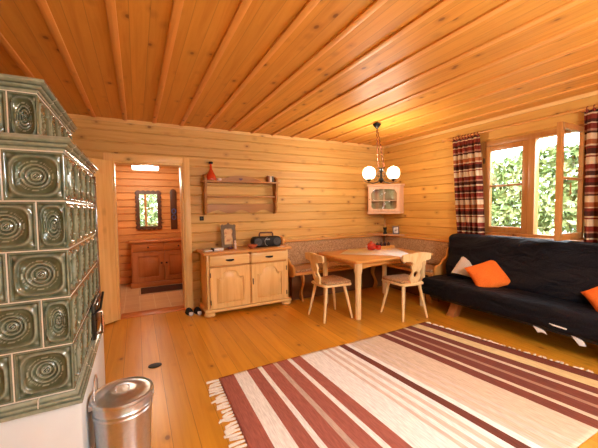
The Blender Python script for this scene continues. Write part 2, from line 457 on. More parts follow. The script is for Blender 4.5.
mr = root('wall_mirror', 'mirror in a dark carved wavy wooden frame on the hall wall', 'mirror', (.21, HY-.004, 1.385))
def wavy(w, h, amp, per):
    pts = []
    def side(p, q):
        L = math.dist(p, q); k = max(2, int(L/per)); n = k*6
        dx, dy = (q[0]-p[0])/L, (q[1]-p[1])/L
        for i in range(n):
            t = i/n; o = amp*(abs(math.sin(t*k*PI))-.3)
            pts.append((p[0]+dx*L*t+dy*o, p[1]+dy*L*t-dx*o))
    c = [(-w/2, -h/2), (w/2, -h/2), (w/2, h/2), (-w/2, h/2)]
    for i in range(4): side(c[i], c[(i+1) % 4])
    return pts
DKW = pine('dark carved wood', (.10, .035, .015), 'z', None, rough=.4, knots=0)
g = G(); g.prism(wavy(.43, .73, .02, .075), 'xz', -.035, 0, [[(-.155, -.31), (.155, -.31), (.155, .31), (-.155, .31)]]); g.build('frame', DKW, mr)
g = G(); g.box(-.158, -.012, -.313, .158, -.006, .313); g.build('mirror_glass', plain('mirror silver', (.95, .95, .95), .02, 1.0), mr)

rk = root('wall_hook_board', 'tall dark wooden board with blue hooks beside the hall mirror', 'rack', (.66, HY-.0005, 1.0))
g = G(); g.prism([(-.06, 0), (.06, 0), (.06, .74), (.045, .78), (0, .80), (-.045, .78), (-.06, .74)], 'xz', -.022, 0, bev=.004); g.build('board', DKW, rk)
for zz in (.24, .36):
    g = G(); g.tube([(.0+.035*math.cos(a), -.028, zz+.045*math.sin(a)) for a in [2*PI*i/14 for i in range(14)]], .008, 6, True)
    plabel(g.build('hook', plain('blue enamel', (.05, .10, .32), .3), rk), 'blue ring hook')
g = G(); g.box(-.03, -.3, 0, .72, .3, .008, .003)
hm = root('door_mat', 'dark brown runner mat on the hall floor before the cabinet', 'mat', (.0, 5.93, 0))
g = G(); g.box(-.01, -.26, 0.001, .98, .26, .009, .003); g.build('border', cloth('mat border', (.42, .3, .18), (.6, .45, .3), 90), hm)
g = G(); g.box(.02, -.225, .009, .95, .225, .013, .002); g.build('pile', cloth('mat pile', (.035, .015, .01), (.09, .035, .02), 120), hm)

# ------------------------------------------------------------------ window_1 in the right wall
win = sroot('window_1', 'pine casement window over the sofa with one sash open', 'window', (R, 0, 0))
g = G()
g.box(-.02, WY0, WZ0, .08, WY0+.07, WZ1, .004); g.box(-.02, WY1-.07, WZ0, .08, WY1, WZ1, .004)
g.box(-.02, WY0+.07, WZ1-.06, .08, WY1-.07, WZ1, .004); g.box(-.02, WY0+.07, WZ0, .08, WY1-.07, WZ0+.035, .004)
g.box(-.024, 2.0, WZ0+.035, .07, 2.072, WZ1-.06, .004)
g.build('window_frame', WZ, win)
g = G(); g.box(-.07, WY0-.03, WZ0-.03, .02, WY1+.03, WZ0+.001, .006); g.build('window_sill', WX, win)
def sash(par, w, z0, z1, fr=.055, th=.05, name='sash'):
    """sash in local x (0..w), thickness around y=0"""
    o = G(); o.box(0, -th/2, z0, fr, th/2, z1, .005); o.box(w-fr, -th/2, z0, w, th/2, z1, .005)
    o.box(fr, -th/2, z0, w-fr, th/2, z0+fr+.01, .005); o.box(fr, -th/2, z1-fr, w-fr, th/2, z1, .005)
    s_ = o.build(name, WZ, par)
    q = G(); zc = z0+(z1-z0)*.535; q.box(fr-.002, -.014, zc-.012, w-fr+.002, .014, zc+.012, .003); q.build('glazing_bar', WX, s_)
    q = G(); q.box(fr-.005, -.003, z0+fr, w-fr+.005, .003, z1-fr+.005); q.build('glass_pane', GLASS, s_)
    return s_
s1 = sash(win, .515, WZ0+.036, WZ1-.061, .065); s1.location = (.005, 2.588, 0); s1.rotation_euler = (0, 0, -PI/2)
s2 = sash(win, .53, WZ0+.030, WZ1-.050, .052, .045); s2.location = (-.032, 1.552, 0); s2.rotation_euler = (0, 0, math.radians(180+1.6))
g = G(); g.tube([(.475-.02, -.03, 1.55), (.455, -.055, 1.55), (.455, -.055, 1.44)], .007); hdl = g.build('handle', BRASS, s1)
g = G(); g.tube([(.425, .028, 1.58), (.425, .058, 1.58), (.425, .058, 1.47)], .007); g.build('handle', BRASS, s2)
for zz in (1.2, 1.97):
    g = G(); g.lathe([(.008, zz-.035), (.008, zz+.035)], (-.02, .59+2.0+.012, 0), 8); g.build('hinge', IRON, win)

# ------------------------------------------------------------------ glazed terrace door (behind the camera, seen in the mirror)
d2 = sroot('door_2', 'glazed terrace door behind the viewpoint', 'door', (0, YR, 0))
g = G()
for x in (GX0, .30, GX1-.09): g.box(x, -.1, 0, x+.09, .01, GZ1, .004)
g.box(GX0, -.1, GZ1-.08, GX1, .01, GZ1, .004); g.box(GX0, -.1, 0, GX1, .01, .1, .004)
g.build('door_frame', WZ, d2)
g = G()
for zz in (.75, 1.45): g.box(.39, -.06, zz, GX1-.09, -.03, zz+.03, .003)
g.build('glazing_bar', WX, d2)
g = G(); g.box(GX0+.05, -.05, .05, GX1-.05, -.044, GZ1-.05); g.build('glass_pane', GLASS, d2)

w2 = sroot('added_window', 'unseen wide front window added for daylight behind the viewpoint', 'window', (0, YR, 0))  # added out of view to let more daylight onto the rug
g = G()
for x in (FX0, (FX0+FX1)/2-.045, FX1-.09): g.box(x, -.1, FZ0, x+.09, .01, GZ1, .004)
for x0_, x1_ in ((FX0+.09, (FX0+FX1)/2-.045), ((FX0+FX1)/2+.045, FX1-.09)): g.box(x0_, -.1, GZ1-.08, x1_, .01, GZ1, .004); g.box(x0_, -.1, FZ0, x1_, .01, FZ0+.08, .004)
g.build('window_frame', WZ, w2)
g = G(); g.box(FX0+.05, -.05, FZ0+.05, FX1-.05, -.044, GZ1-.05); g.build('glass_pane', GLASS, w2)

# ------------------------------------------------------------------ tiled stove
m, nt, b = nmat('green glaze')
tc = N(nt, 'ShaderNodeTexCoord')
n1 = N(nt, 'ShaderNodeTexNoise', ins={'Vector': tc.outputs['Object'], 'Scale': 14.0, 'Detail': 4.0, 'Roughness': .6})
c = ramp(nt, n1.outputs[0], [(.3, (.042, .060, .034)), (.5, (.066, .090, .053)), (.72, (.10, .13, .082))])
at = N(nt, 'ShaderNodeAttribute', attribute_name='ridge')
n2 = N(nt, 'ShaderNodeTexNoise', ins={'Vector': tc.outputs['Object'], 'Scale': 40.0, 'Detail': 3.0})
rf = math_(nt, 'MULTIPLY', at.outputs['Fac'], math_(nt, 'ADD', .35, math_(nt, 'MULTIPLY', n2.outputs[0], .8)))
c = mix(nt, rf, c, (.38, .44, .35))     # the glaze is mixed paler over the moulded ridges
nt.links.new(c, b.inputs['Base Color']); b.inputs['Roughness'].default_value = .14; b.inputs['Specular IOR Level'].default_value = .6
b.inputs['Coat Weight'].default_value = .3; b.inputs['Coat Roughness'].default_value = .07
GLAZE = m
TS = .219
def tile(g, org, du, dv, nrm, w, h, nu, nv):
    """one relief tile: frame, rounded ring, rippled bowl with a boss"""
    org, du, dv, nrm = map(Vector, (org, du, dv, nrm))
    j = .0028
    def hgt(u, v):
        au, av = abs(u), abs(v)
        sr = (au**3.4+av**3.4)**(1/3.4); rr = math.hypot(u, v)
        e = max(au, av)
        z = -.003*max(0, (e-.95)/.05)**2
        z -= .008*math.exp(-((e-.86)/.04)**2)
        if e < .82: z -= .004
        z += .010*math.exp(-((sr-.80)/.05)**2)
        z -= .003*math.exp(-((sr-.70)/.035)**2)
        if sr < .72:
            t = sr/.72; z -= .026*(.5+.5*math.cos(PI*t))**.7
        if rr < .62:
            k = min(1, (.62-rr)/.12)
            z += k*(.005+.0045*math.cos(rr*2*PI*6.6))
        z += .006*math.exp(-(rr/.07)**2)
        z += .004*math.exp(-(((au-.80)/.075)**2+((av-.80)/.075)**2))
        k = .75*math.exp(-((sr-.81)/.05)**2)+.5*max(0, 1-abs(e-.95)/.04)+.6*math.exp(-(((au-.80)/.08)**2+((av-.80)/.08)**2))
        if rr < .60: k += .9*max(0, math.cos(rr*2*PI*6.6))
        return z, min(1, k)
    lay = g.bm.verts.layers.float.get('ridge') or g.bm.verts.layers.float.new('ridge')
    gr = []
    for i in range(nu+1):
        row = []
        for k in range(nv+1):
            u = i/nu*2-1; v = k/nv*2-1
            hz_, rg_ = hgt(u, v)
            p = org+du*(j+(w-2*j)*(u+1)/2)+dv*(j+(h-2*j)*(v+1)/2)+nrm*hz_
            vv = g.v(p); vv[lay] = rg_; row.append(vv)
        gr.append(row)
    for i in range(nu):
        for k in range(nv): g.face([gr[i][k], gr[i+1][k], gr[i+1][k+1], gr[i][k+1]])
SX, SY = -.28, 1.75; SL = 5*TS
st = root('tiled_stove', 'large dark green glazed tiled stove on a white plastered base', 'stove', (SX, SY, 0))
ZB = .545
g = G()   # grout core
g.box(-1.4, .026, ZB-.005, -.026, SL-.004, ZB+5*TS+.004); gg = g
g = G()
for r_ in range(5):
    z = ZB+(4-r_)*TS
    half = r_ in (1, 3)
    x = 0.0; first = True
    while x > -1.0:
        w = TS/2 if (first and half) else TS
        tile(g, (x-w, 0, z), (1, 0, 0), (0, 0, 1), (0, -1, 0), w, TS, 44 if w > .15 else 26, 44); x -= w; first = False
    y = 0.0; first = True
    while y < SL-.02:
        w = TS/2 if ((first and not half) or y+TS > SL+.01) else TS
        if r_ == 4 and y > .4: w = min(w, SL-y)
        tile(g, (0, y, z), (0, 1, 0), (0, 0, 1), (1, 0, 0), w, TS, 30 if w > .15 else 20, 36); y += w; first = False
g.build('lower_tiles', GLAZE, st, recalc=False, angle=60)
gb = .0034
for r_ in range(6):
    z = ZB+r_*TS; gg.box(-1.2, .0035, z-gb, -.0035, SL, z+gb)
for r_ in range(5):
    z = ZB+(4-r_)*TS; half = r_ in (1, 3)
    k = TS/2 if half else TS
    while k < 1.1: gg.box(-k-gb, .0035, z, -k+gb, .028, z+TS); k += TS
    k = TS if half else TS/2
    while k < SL-.02: gg.box(-.028, k-gb, z, -.0035, k+gb, z+TS); k += TS
gg.box(-.006, .0035, ZB, -.0035, .006, ZB+5*TS)
def molding(g, prof, x0, y0, x1, y1, xl):
    """moulding that runs along the front (towards -x) and along the right side, mitred at the corner; prof=(out,z)"""
    path = [((xl, y0), (0, -1)), ((x1, y0), (1, -1)), ((x1, y1), (1, 0))]
    lay = g.bm.verts.layers.float.get('ridge') or g.bm.verts.layers.float.new('ridge')
    rows = [[g.v((p[0]+d[0]*o, p[1]+d[1]*o, z)) for o, z in prof] for p, d in path]
    for row in rows:
        for i in range(1, len(prof)-1):
            row[i][lay] = min(1, .25+max(0, prof[i][0]-.5*(prof[i-1][0]+prof[i+1][0]))/.006)
    for A, B in zip(rows, rows[1:]):
        for i in range(len(prof)-1): g.face([A[i], B[i], B[i+1], A[i+1]])
    g.face(rows[-1])
ZT = ZB+5*TS
corn = [(-.03, 0), (.004, 0), (.006, .009), (.002, .013), (.012, .017), (.018, .024), (.016, .031), (.011, .033), (.024, .037), (.031, .044), (.031, .054), (.026, .060), (-.2, .062)]
g = G(); molding(g, [(o, z+ZT+.003) for o, z in corn], -1.4, 0, 0, SL, -1.4); g.build('cornice', GLAZE, st, angle=42)
UO = (-.105, .10); UL = 4*TS; ZU = ZT+.055
g = G(); gg.box(-1.4, UO[1]+.026, ZU-.03, UO[0]-.026, UO[1]+UL-.004, ZU+TS+.004)
g = G(); x = UO[0]; first = True
while x > -1.0:
    w = TS/2 if first else TS
    tile(g, (x-w, UO[1], ZU), (1, 0, 0), (0, 0, 1), (0, -1, 0), w, TS, 44 if w > .15 else 26, 44); x -= w; first = False
for k in range(4): tile(g, (UO[0], UO[1]+k*TS, ZU), (0, 1, 0), (0, 0, 1), (1, 0, 0), TS, TS, 30, 36)
g.build('upper_tiles', GLAZE, st, recalc=False, angle=60)
k = TS/2
while k < 1.0: gg.box(UO[0]-k-gb, UO[1]+.0035, ZU, UO[0]-k+gb, UO[1]+.028, ZU+TS); k += TS
for k in range(1, 4): gg.box(UO[0]-.028, UO[1]+k*TS-gb, ZU, UO[0]-.0035, UO[1]+k*TS+gb, ZU+TS)
gg.box(-1.2, UO[1]+.0035, ZU+TS-gb, UO[0]-.0035, UO[1]+UL, ZU+TS+gb)
g = G(); molding(g, [(o*1.1, z*.95+ZU+TS+.003) for o, z in corn], -1.4, UO[1], UO[0], UO[1]+UL, -1.4); g.build('cornice', GLAZE, st, angle=42)
led = [(-.05, .0), (.018, .0), (.028, .005), (.031, .014), (.028, .021), (.019, .023), (.022, .029), (.021, .037), (.011, .040), (.012, .050), (.006, .057), (-.02, .060)]
g = G(); molding(g, [(o, z+ZB-.063) for o, z in led], -1.4, 0, 0, SL+.03, -1.4); g.build('ledge', GLAZE, st, angle=50)
def slit(prof, ux, y, z0, sc=1.0, zs=1.0):
    o0 = [(ux+o*sc+.0006, z*zs+z0) for o, z in prof if o > -.01]
    gg.prism([(ux-.004, o0[0][1])]+o0+[(ux-.004, o0[-1][1])], 'xz', y-.0022, y+.0022)
for k in range(1, 6):
    y = k*TS-.11
    if y < SL: slit(corn, 0, y, ZT+.003)
for k in range(1, 4): slit(corn, UO[0], UO[1]+k*TS, ZU+TS+.003, 1.1, .95)
for k in range(4): slit(led, 0, .30+.22*k, ZB-.063)
gg.box(-.135-.0018, -.0225, ZB-.058, -.135+.0018, .01, ZB-.004)
gg.build('grout', GROUT, st)
g = G(); g.box(-1.4, .015, 0, .018, SL+.01, ZB-.062, .012); g.build('plinth', WHITE, st)
g = G(); g.box(-.02, SL-.002, ZB, .012, SL+.022, ZT, .006); plabel(g.build('corner_tile', plain('brown wall reflection', (.12, .05, .02), .2, coat=.6), st), 'narrow tile strip closing the back edge, wall reflection painted brown')  # reflection of the orange wall painted in as the tile's brown
fd = root('tmp', '', '', (0, 0, 0)); bpy.data.objects.remove(fd)
g = G(); g.box(.004, .60, ZB+.005, .022, .93, ZB+.235, .006); fdo = g.build('fire_door', plain('dark cast iron', (.05, .035, .025), .35, .5), st)
g = G(); g.box(.021, .63, ZB+.035, .027, .90, ZB+.205, .004); g.build('door_panel', plain('soot glass', (.02, .016, .014), .08), fdo)
g = G(); g.tube([(.02, .66, ZB+.03), (.055, .66, ZB+.03), (.058, .66, ZB+.06), (.058, .66, ZB+.14), (.055, .66, ZB+.17), (.02, .66, ZB+.17)], .009)
plabel(g.build('handle', plain('bright copper', (.55, .36, .25), .25, 1.0), fdo), 'shiny copper handle')
g = G(); g.tube([(.01, .60, ZB+.17), (.05, .64, ZB+.2), (.055, .78, ZB+.27)], .008); g.build('damper_lever', IRON, st)

# ------------------------------------------------------------------ metal bin beside the stove
bn = root('metal_bin', 'galvanised metal bin with a lid beside the stove base', 'bin', (-.10, 1.93, 0))
RB = .148
g = G()
g.lathe([(.118, 0), (.128, .004), (.131, .02), (.128, .03), (.141, .30), (.146, .305), (.141, .312), (.142, .325), (.147, .33), (.142, .337), (.143, .385), (0, .385)], n=48)
g.build('bin_body', ZINC, bn)
g = G(); g.lathe([(.143, .372), (.150, .374), (.153, .382), (.150, .392), (.142, .395), (.136, .389), (.12, .390), (.09, .396), (.085, .400), (.05, .403), (0, .405)], n=48)
lid = g.build('lid', ZINC, bn)
g = G(); g.box(-.035, -.006, .403, -.029, .006, .425, .002); g.box(.029, -.006, .403, .035, .006, .425, .002); g.tube([(-.032, 0, .42), (-.02, 0, .432), (.02, 0, .432), (.032, 0, .42)], .006, 8); g.build('lid_handle', ZINC, lid)
for sx in (-1, 1):
    g = G(); g.box(sx*.139, -.02, .335, sx*.154, .02, .362, .004); g.build('handle_lug', ZINC, bn)
g = G(); g.tube([(.149*math.cos(a), .02*math.sin(a)+.0, .345) if False else (-.13+.0*a, .085*math.cos(a)+.06, .36+.12*math.sin(a)) for a in [PI*i/14 for i in range(15)]], .004, 6)
g.build('bail_handle', ZINC, bn)

# ------------------------------------------------------------------ sideboard
SW = .57
sb = root('sideboard', 'light pine sideboard with two drawers and two arched doors', 'sideboard', (1.335, 4.24, 0))
FY = -.19
g = G(); g.box(-SW, FY, .085, -SW+.03, .24, .80, .003); g.box(SW-.03, FY, .085, SW, .24, .80, .003); g.box(-SW+.03, FY+.02, .085, SW-.03, .24, .80); g.build('body', PZ, sb)
g = G(); g.box(-SW-.045, FY-.045, .80, SW+.045, .26, .835, .012, 3); g.build('top', TX, sb)
g = G(); g.box(-SW-.035, FY-.035, .055, SW+.035, .25, .095, .012, 3); g.build('base_moulding', PX, sb)
for sx in (-1, 1):
    for y in (FY+.03, .17):
        g = G(); g.lathe([(.045, 0), (.066, .008), (.074, .026), (.066, .045), (.05, .055)], (sx*(SW-.03), y, 0), 20); g.build('foot', PX, sb)
g = G(); g.box(-.022, FY-.006, .10, .022, FY+.004, .80, .002); g.box(-SW+.03, FY-.006, .775, SW-.03, FY+.004, .80, .002); g.box(-SW+.03, FY-.006, .635, SW-.03, FY+.004, .655, .002); g.build('face_frame', TX, sb)
for sx in (-1, 1):
    x0, x1 = (-SW+.035, -.014) if sx < 0 else (.014, SW-.035)
    g = G(); g.box(x0, FY-.024, .657, x1, FY-.004, .782, .006); d = g.build('drawer', PX, sb)
    xc = (x0+x1)/2
    g = G(); g.box(xc-.055, FY-.028, .712, xc+.055, FY-.024, .73, .001); g.tube([(xc-.045, FY-.026, .722), (xc-.042, FY-.045, .716), (xc, FY-.048, .709), (xc+.042, FY-.045, .716), (xc+.045, FY-.026, .722)], .005); g.build('drawer_pull', IRON, d)
    g = G(); hole = [(xc+a*.98, .165+bz) for a, bz in arch_outline(.37, .42, .09)]
    g.prism([(x0, .105), (x1, .105), (x1, .632), (x0, .632)], 'xz', FY-.026, FY-.004, [hole]); d = g.build('cabinet_door', PZ, sb, angle=30)
    g = G(); raised_panel(g, [(xc+a, .165+bz) for a, bz in arch_outline(.37, .42, .09)], .032, FY-.006, FY-.026); plabel(g.build('door_panel', PZ, d), 'raised arched panel')
    kx = x1-.025 if sx < 0 else x0+.022
    g = G(); g.box(kx-.007, FY-.029, .36, kx+.007, FY-.025, .44, .001)
    if sx > 0: g.build('key_plate', IRON, d)
    else: g.bm.free()
    hx = x0+.004 if sx < 0 else x1-.004
    for zz in (.19, .54):
        g = G(); g.lathe([(.006, zz-.03), (.006, zz+.03)], (hx, FY-.028, 0), 8); g.build('hinge', IRON, d)
TOPZ = .8355
pf = root('photo_frame', 'ornate standing picture frame on the sideboard top', 'picture frame', (1.13, 4.32, TOPZ), 0, None, (math.radians(-9), 0, math.radians(-6)))
CARV = pine('carved grey brown wood', (.16, .10, .045), 'z', None, rough=.5, knots=0)
cr = [(-.10, 0), (.10, 0), (.098, .29), (.105, .315), (.085, .335), (.06, .325), (.045, .33), (.02, .335), (0, .36), (-.02, .335), (-.045, .33), (-.06, .325), (-.085, .335), (-.105, .315), (-.098, .29)]
g = G(); g.prism(cr, 'xz', -.012, .012, [[(-.06, .055), (.06, .055), (.06, .25), (.045, .275), (-.045, .275), (-.06, .25)]]); g.build('frame', CARV, pf)
m, nt, b = nmat('faded print')
tc = N(nt, 'ShaderNodeTexCoord'); nn_ = N(nt, 'ShaderNodeTexNoise', ins={'Vector': tc.outputs['Object'], 'Scale': 13.0, 'Detail': 2.0})
c = ramp(nt, nn_.outputs[0], [(.3, (.45, .10, .04)), (.45, (.75, .45, .18)), (.55, (.8, .55, .25)), (.7, (.4, .12, .06))]); nt.links.new(c, b.inputs['Base Color'])
g = G(); g.box(-.065, .0, .05, .065, .006, .28); g.build('picture', m, pf)
g = G(); g.box(-.012, .01, .012, .012, .03, .2, .002); g.build('stand', CARV, pf)
fg = root('figurine', 'small pale figurine standing before the picture frame', 'figurine', (1.185, 4.20, TOPZ))
g = G(); g.lathe([(.018, 0), (.02, .02), (.012, .05), (.017, .07), (.01, .09), (.006, .095)], n=14); g.build('body', plain('pale porcelain', (.75, .62, .55), .3), fg)
g = G(); g.lathe([(0, .092), (.011, .097), (.013, .107), (.009, .117), (0, .12)], n=12); g.build('head', plain('pale porcelain', (.75, .62, .55), .3), fg)
g = G(); g.lathe([(.02, 0), (.028, .015), (.024, .03), (.01, .035), (0, .036)], n=14)
tag(g.build('candle', plain('dark purple wax', (.10, .03, .06), .3), None, (1.115, 4.22, TOPZ)), 'small dark purple candle at the foot of the picture frame', 'candle')
bx = root('paper_box', 'small white box with a dark end on the sideboard corner', 'box', (.93, 4.16, TOPZ), math.radians(6))
g = G(); g.box(-.055, -.04, 0, .075, .04, .035, .002); g.build('box_body', plain('white card', (.75, .74, .72), .6), bx)
g = G(); g.box(-.075, -.04, 0, -.055, .04, .036, .002); plabel(g.build('lid', BLACKP, bx), 'dark end cap')
g = G(); g.box(-.05, -.07, 0, .05, .07, .018, .002)
tag(g.build('booklet', plain('pale paper', (.72, .66, .60), .7), None, (.80, 4.18, TOPZ), (0, 0, .15)), 'pale booklet lying at the door-side corner of the sideboard', 'book')
g = G(); g.lathe([(.03, 0), (.035, .004), (.06, .03), (.075, .055), (.071, .056), (.056, .03), (.03, .01), (0, .008)], n=24)
tag(g.build('bowl', plain('red clay', (.42, .12, .06), .35), None, (1.40, 4.12, TOPZ)), 'small reddish bowl in front of the black radio', 'bowl')
bb = root('portable_radio', 'black portable stereo with a carrying handle on the sideboard', 'radio', (1.65, 4.24, TOPZ), math.radians(-3))
g = G()
prof = [(-.21, .03), (-.215, .07), (-.205, .12), (-.18, .145), (.18, .145), (.205, .12), (.215, .07), (.21, .03), (.19, 0), (-.19, 0)]
g.prism(prof, 'xz', -.07, .08, bev=.014); g.build('radio_body', BLACKP, bb)
for sx in (-1, 1):
    g = G(); g.lathe([(.052, 0), (.055, -.008), (.045, -.012), (.02, -.006), (.012, -.012), (0, -.014)], (sx*.14, -.07, .075), 24, 'y'); g.build('speaker', plain('speaker grey', (.045, .045, .05), .5), bb)
g = G(); g.tube([(.0+.04*math.cos(a), -.072, .075+.058*math.sin(a)) for a in [PI/2+PI*i/10 for i in range(11)]], .003, 6); g.build('trim', plain('silver line', (.5, .5, .5), .3, 1), bb)
g = G(); g.box(-.035, -.074, .10, .035, -.069, .118, .001); g.build('display', plain('grey display', (.25, .27, .28), .2), bb)
g = G(); g.tube([(-.10, .0, .14), (-.10, 0, .185), (-.09, 0, .2), (.09, 0, .2), (.10, 0, .185), (.10, 0, .14)], .011, 8); g.build('handle', plain('dark red brown plastic', (.10, .03, .02), .4), bb)
g = G(); g.box(-.05, -.03, 0, .05, .03, .006, .001)
tag(g.build('paper_note', plain('white card', (.75, .74, .72), .6), None, (1.82, 4.10, TOPZ), (0, 0, -.3)), 'small white paper lying at the bench-side corner of the sideboard', 'paper')

# slippers and the disc on the floor
def slipper(loc, rz, label):
    r_ = root('slipper', label, 'slipper', loc, rz, 'slippers by the doorway')
    ol = [(.045*math.cos(a)*(1+.12*math.sin(a)), .12*math.sin(a)) for a in [2*PI*i/24 for i in range(24)]]
    g = G(); g.prism(ol, 'xy', 0, .018, bev=.003); g.build('sole', plain('slipper sole', (.55, .52, .48), .8), r_)
    g = G()
    def up(u, v):
        a = PI*u; y = -.118+v*.15
        wd = .046*math.sqrt(max(.05, 1-((y)/.122)**2)); hh = .062*min(1, (v*1.6+.15))
        return (wd*math.cos(a), y, .012+hh*math.sin(a))
    g.grid(up, 12, 8); g.build('upper', cloth('black felt', (.01, .01, .01), (.03, .03, .03), 150), r_, solid=.004)
    g = G(); g.soft(-.026, -.126, .014, .026, -.09, .05, .012, 6); plabel(g.build('toe_cap', plain('white fur', (.8, .78, .75), .9), r_), 'white toe patch')
    return r_
slipper((.576, 4.325, 0), math.radians(5), 'black slipper with white toe, nearer the door frame')
slipper((.681, 4.31, 0), math.radians(4), 'black slipper with white toe, beside the sideboard foot')
g = G(); g.lathe([(.0, 0), (.05, 0), (.056, .004), (.054, .01), (.04, .012), (0, .012)], n=24, sy=.75)
tag(g.build('floor_disc', plain('black rubber', (.01, .009, .009), .6), None, (.10, 3.005, 0)), 'small black oval disc lying alone on the floorboards', 'disc')

# ------------------------------------------------------------------ wall shelf
sh = root('wall_shelf', 'pine wall shelf with scalloped crest above the sideboard', 'shelf', (1.375, D, 1.30))
SWH = .525
sp = [(0, 0), (-.06, .01), (-.10, .05), (-.12, .11), (-.10, .16), (-.13, .21), (-.14, .27), (-.12, .33), (-.15, .40), (-.15, .50), (-.11, .55), (0, .57)]
SHX = pine('shelf pine x', (.42, .20, .055), 'x', None, rough=.4, knots=.1); SHZ = pine('shelf pine z', (.42, .20, .055), 'z', None, rough=.4, knots=.1)
for sx in (-1, 1):
    g = G(); x = sx*SWH; g.prism([(a, b_) for a, b_ in sp], 'yz', x-.015, x+.015); g.build('side_panel', SHZ, sh)
g = G(); g.box(-SWH-.04, -.16, .455, SWH+.04, -.002, .478, .004); g.build('shelf_board', SHX, sh)
g = G(); g.box(-SWH+.012, -.10, .245, SWH-.012, -.085, .27, .003); g.build('plate_rail', SHX, sh)
def crest(n=40):
    top = []
    for i in range(n+1):
        x = -SWH+.012+(2*SWH-.024)*i/n; t = abs(x)/SWH
        z = .478+.085*max(0, math.cos(min(1, t/.62)*PI/2))**.8+.018*(1 if t > .62 else 0)*abs(math.sin((t-.62)/.38*PI))
        top.append((x, z+.004))
    return top
hs = [(.022*(math.sin(a)**3), .515+.020*(.8125*math.cos(a)-.3125*math.cos(2*a)-.125*math.cos(3*a)-.0625*math.cos(4*a))) for a in [2*PI*i/20 for i in range(20)]]
g = G(); g.prism([(-SWH+.012, .478), (SWH-.012, .478)][::-1]+crest(), 'xz', -.03, -.012); ck = g.build('crest', SHX, sh)
g = G(); g.prism([(a*1.3, b_) for a, b_ in hs], 'xz', -.036, -.030); plabel(g.build('heart', plain('plum paint', (.10, .02, .05), .4), ck), 'dark plum heart ornament')
low = [(SWH-.012, .15), (-SWH+.012, .15)]
for i in range(41):
    x = -SWH+.012+(2*SWH-.024)*i/40; low.append((x, .045+.022*math.cos(x/SWH*PI*3)))
g = G(); g.prism(low, 'xz', -.03, -.012); g.build('apron', SHX, sh)
SZ = 1.30+.4785
rd = root('glass_bottle', 'red long-necked bottle with a black stopper on the wall shelf', 'bottle', (.935, D-.085, SZ))
g = G(); g.lathe([(.055, 0), (.068, .006), (.072, .03), (.058, .075), (.034, .12), (.018, .16), (.013, .225), (.015, .23)], n=24); g.build('bottle_body', plain('red glaze', (.62, .06, .015), .2, coat=.3), rd)
g = G(); g.lathe([(.014, .226), (.028, .232), (.032, .246), (.026, .26), (0, .264)], n=16); g.build('stopper', BLACKP, rd)
g = G(); g.lathe([(.03, 0), (.034, .01), (.03, .03), (.02, .035), (0, .036)], n=14)
tag(g.build('tealight_cup', plain('pale porcelain', (.75, .62, .55), .3), None, (1.04, D-.11, SZ)), 'small pale cup beside the red bottle on the wall shelf', 'cup')
for k, (x, c_, hh, lb) in enumerate(((1.78, (.35, .12, .05), .095, 'brown book, first of the three small books on the wall shelf'), (1.812, (.75, .70, .60), .085, 'cream book standing between the brown and dark books on the wall shelf'), (1.842, (.06, .06, .05), .09, 'dark book standing beside the cream book on the wall shelf'))):
    q = root('book', lb, 'book', (x, D-.085, SZ), 0, 'small books on the wall shelf')
    g = G(); g.box(-.013, -.04, 0, .013, .04, hh, .002); g.build('cover', plain('book cover %d' % k, c_, .5), q)
    g = G(); g.box(-.010, -.041, hh-.003, .010, .038, hh+.0015); g.build('pages', plain('pale paper', (.72, .66, .60), .7), q)
g = G(); g.lathe([(.018, 0), (.022, .01), (.012, .035), (.02, .055), (.012, .075), (0, .08)], n=14)
tag(g.build('ornament', BLACKP, None, (1.90, D-.085, SZ)), 'small black turned ornament at the end of the wall shelf', 'ornament')
# switch
sw = root('light_switch', 'small dark square switch on the boards beside the doorway', 'switch', (.807, D, 1.255))
g = G(); g.box(-.028, -.010, -.03, .028, -.001, .03, .003); g.build('plate', BLACKP, sw)
g = G(); g.lathe([(.014, -.010), (.014, -.022), (.006, -.024), (0, -.024)], (0, 0, 0), 12, 'y'); g.build('knob', plain('dark knob', (.03, .025, .02), .3), sw)

# ------------------------------------------------------------------ corner bench
BY, BX = 4.45, 4.06
cb = root('corner_bench', 'L-shaped pine corner bench with brown tweed upholstery', 'bench', (BX, BY, 0))
ox, oy = BX, BY
def lx(x): return x-ox
def ly(y): return y-oy
x0 = 2.02; yE = 3.04
g = G(); g.prism([(lx(x0), ly(4.04)), (lx(3.67), ly(4.04)), (lx(3.67), ly(yE)), (lx(4.08), ly(yE)), (lx(4.08), ly(4.48)), (lx(x0), ly(4.48))], 'xy', .395, .435, bev=.006); g.build('seat', TX, cb)
for a in ((x0+.01, 4.055, 4.06, 4.43), (3.685, yE+.03, 4.04, 4.05)):
    g = G(); g.soft(lx(a[0]), ly(a[1]), .436, lx(a[2]), ly(a[3]), .48, .018, 26); g.build('seat_cushion', UPH, cb)
g = G(); g.soft(lx(x0+.01), ly(4.43), .485, lx(4.04), ly(4.475), .85, .02, 26); g.build('back_cushion', UPH, cb)
g = G(); g.soft(lx(4.04), ly(yE+.03), .485, lx(4.085), ly(4.43), .85, .02, 22); g.build('back_cushion', UPH, cb)
g = G(); g.box(lx(x0), ly(4.476), .0, lx(4.13), ly(4.525), .865, .004); g.box(lx(x0), ly(4.42), .852, lx(4.13), ly(4.525), .877, .006); g.build('back_rail', TX, cb)
g = G(); g.box(lx(4.086), ly(yE), .0, lx(4.132), ly(4.47), .865, .004); g.box(lx(4.03), ly(yE), .852, lx(4.132), ly(4.419), .877, .006); g.build('back_rail', TY, cb)
SHADEP = pine('shaded bench base', (.16, .065, .022), 'x', None, rough=.5, knots=.1)  # dark tone paints in the shade under the bench seat
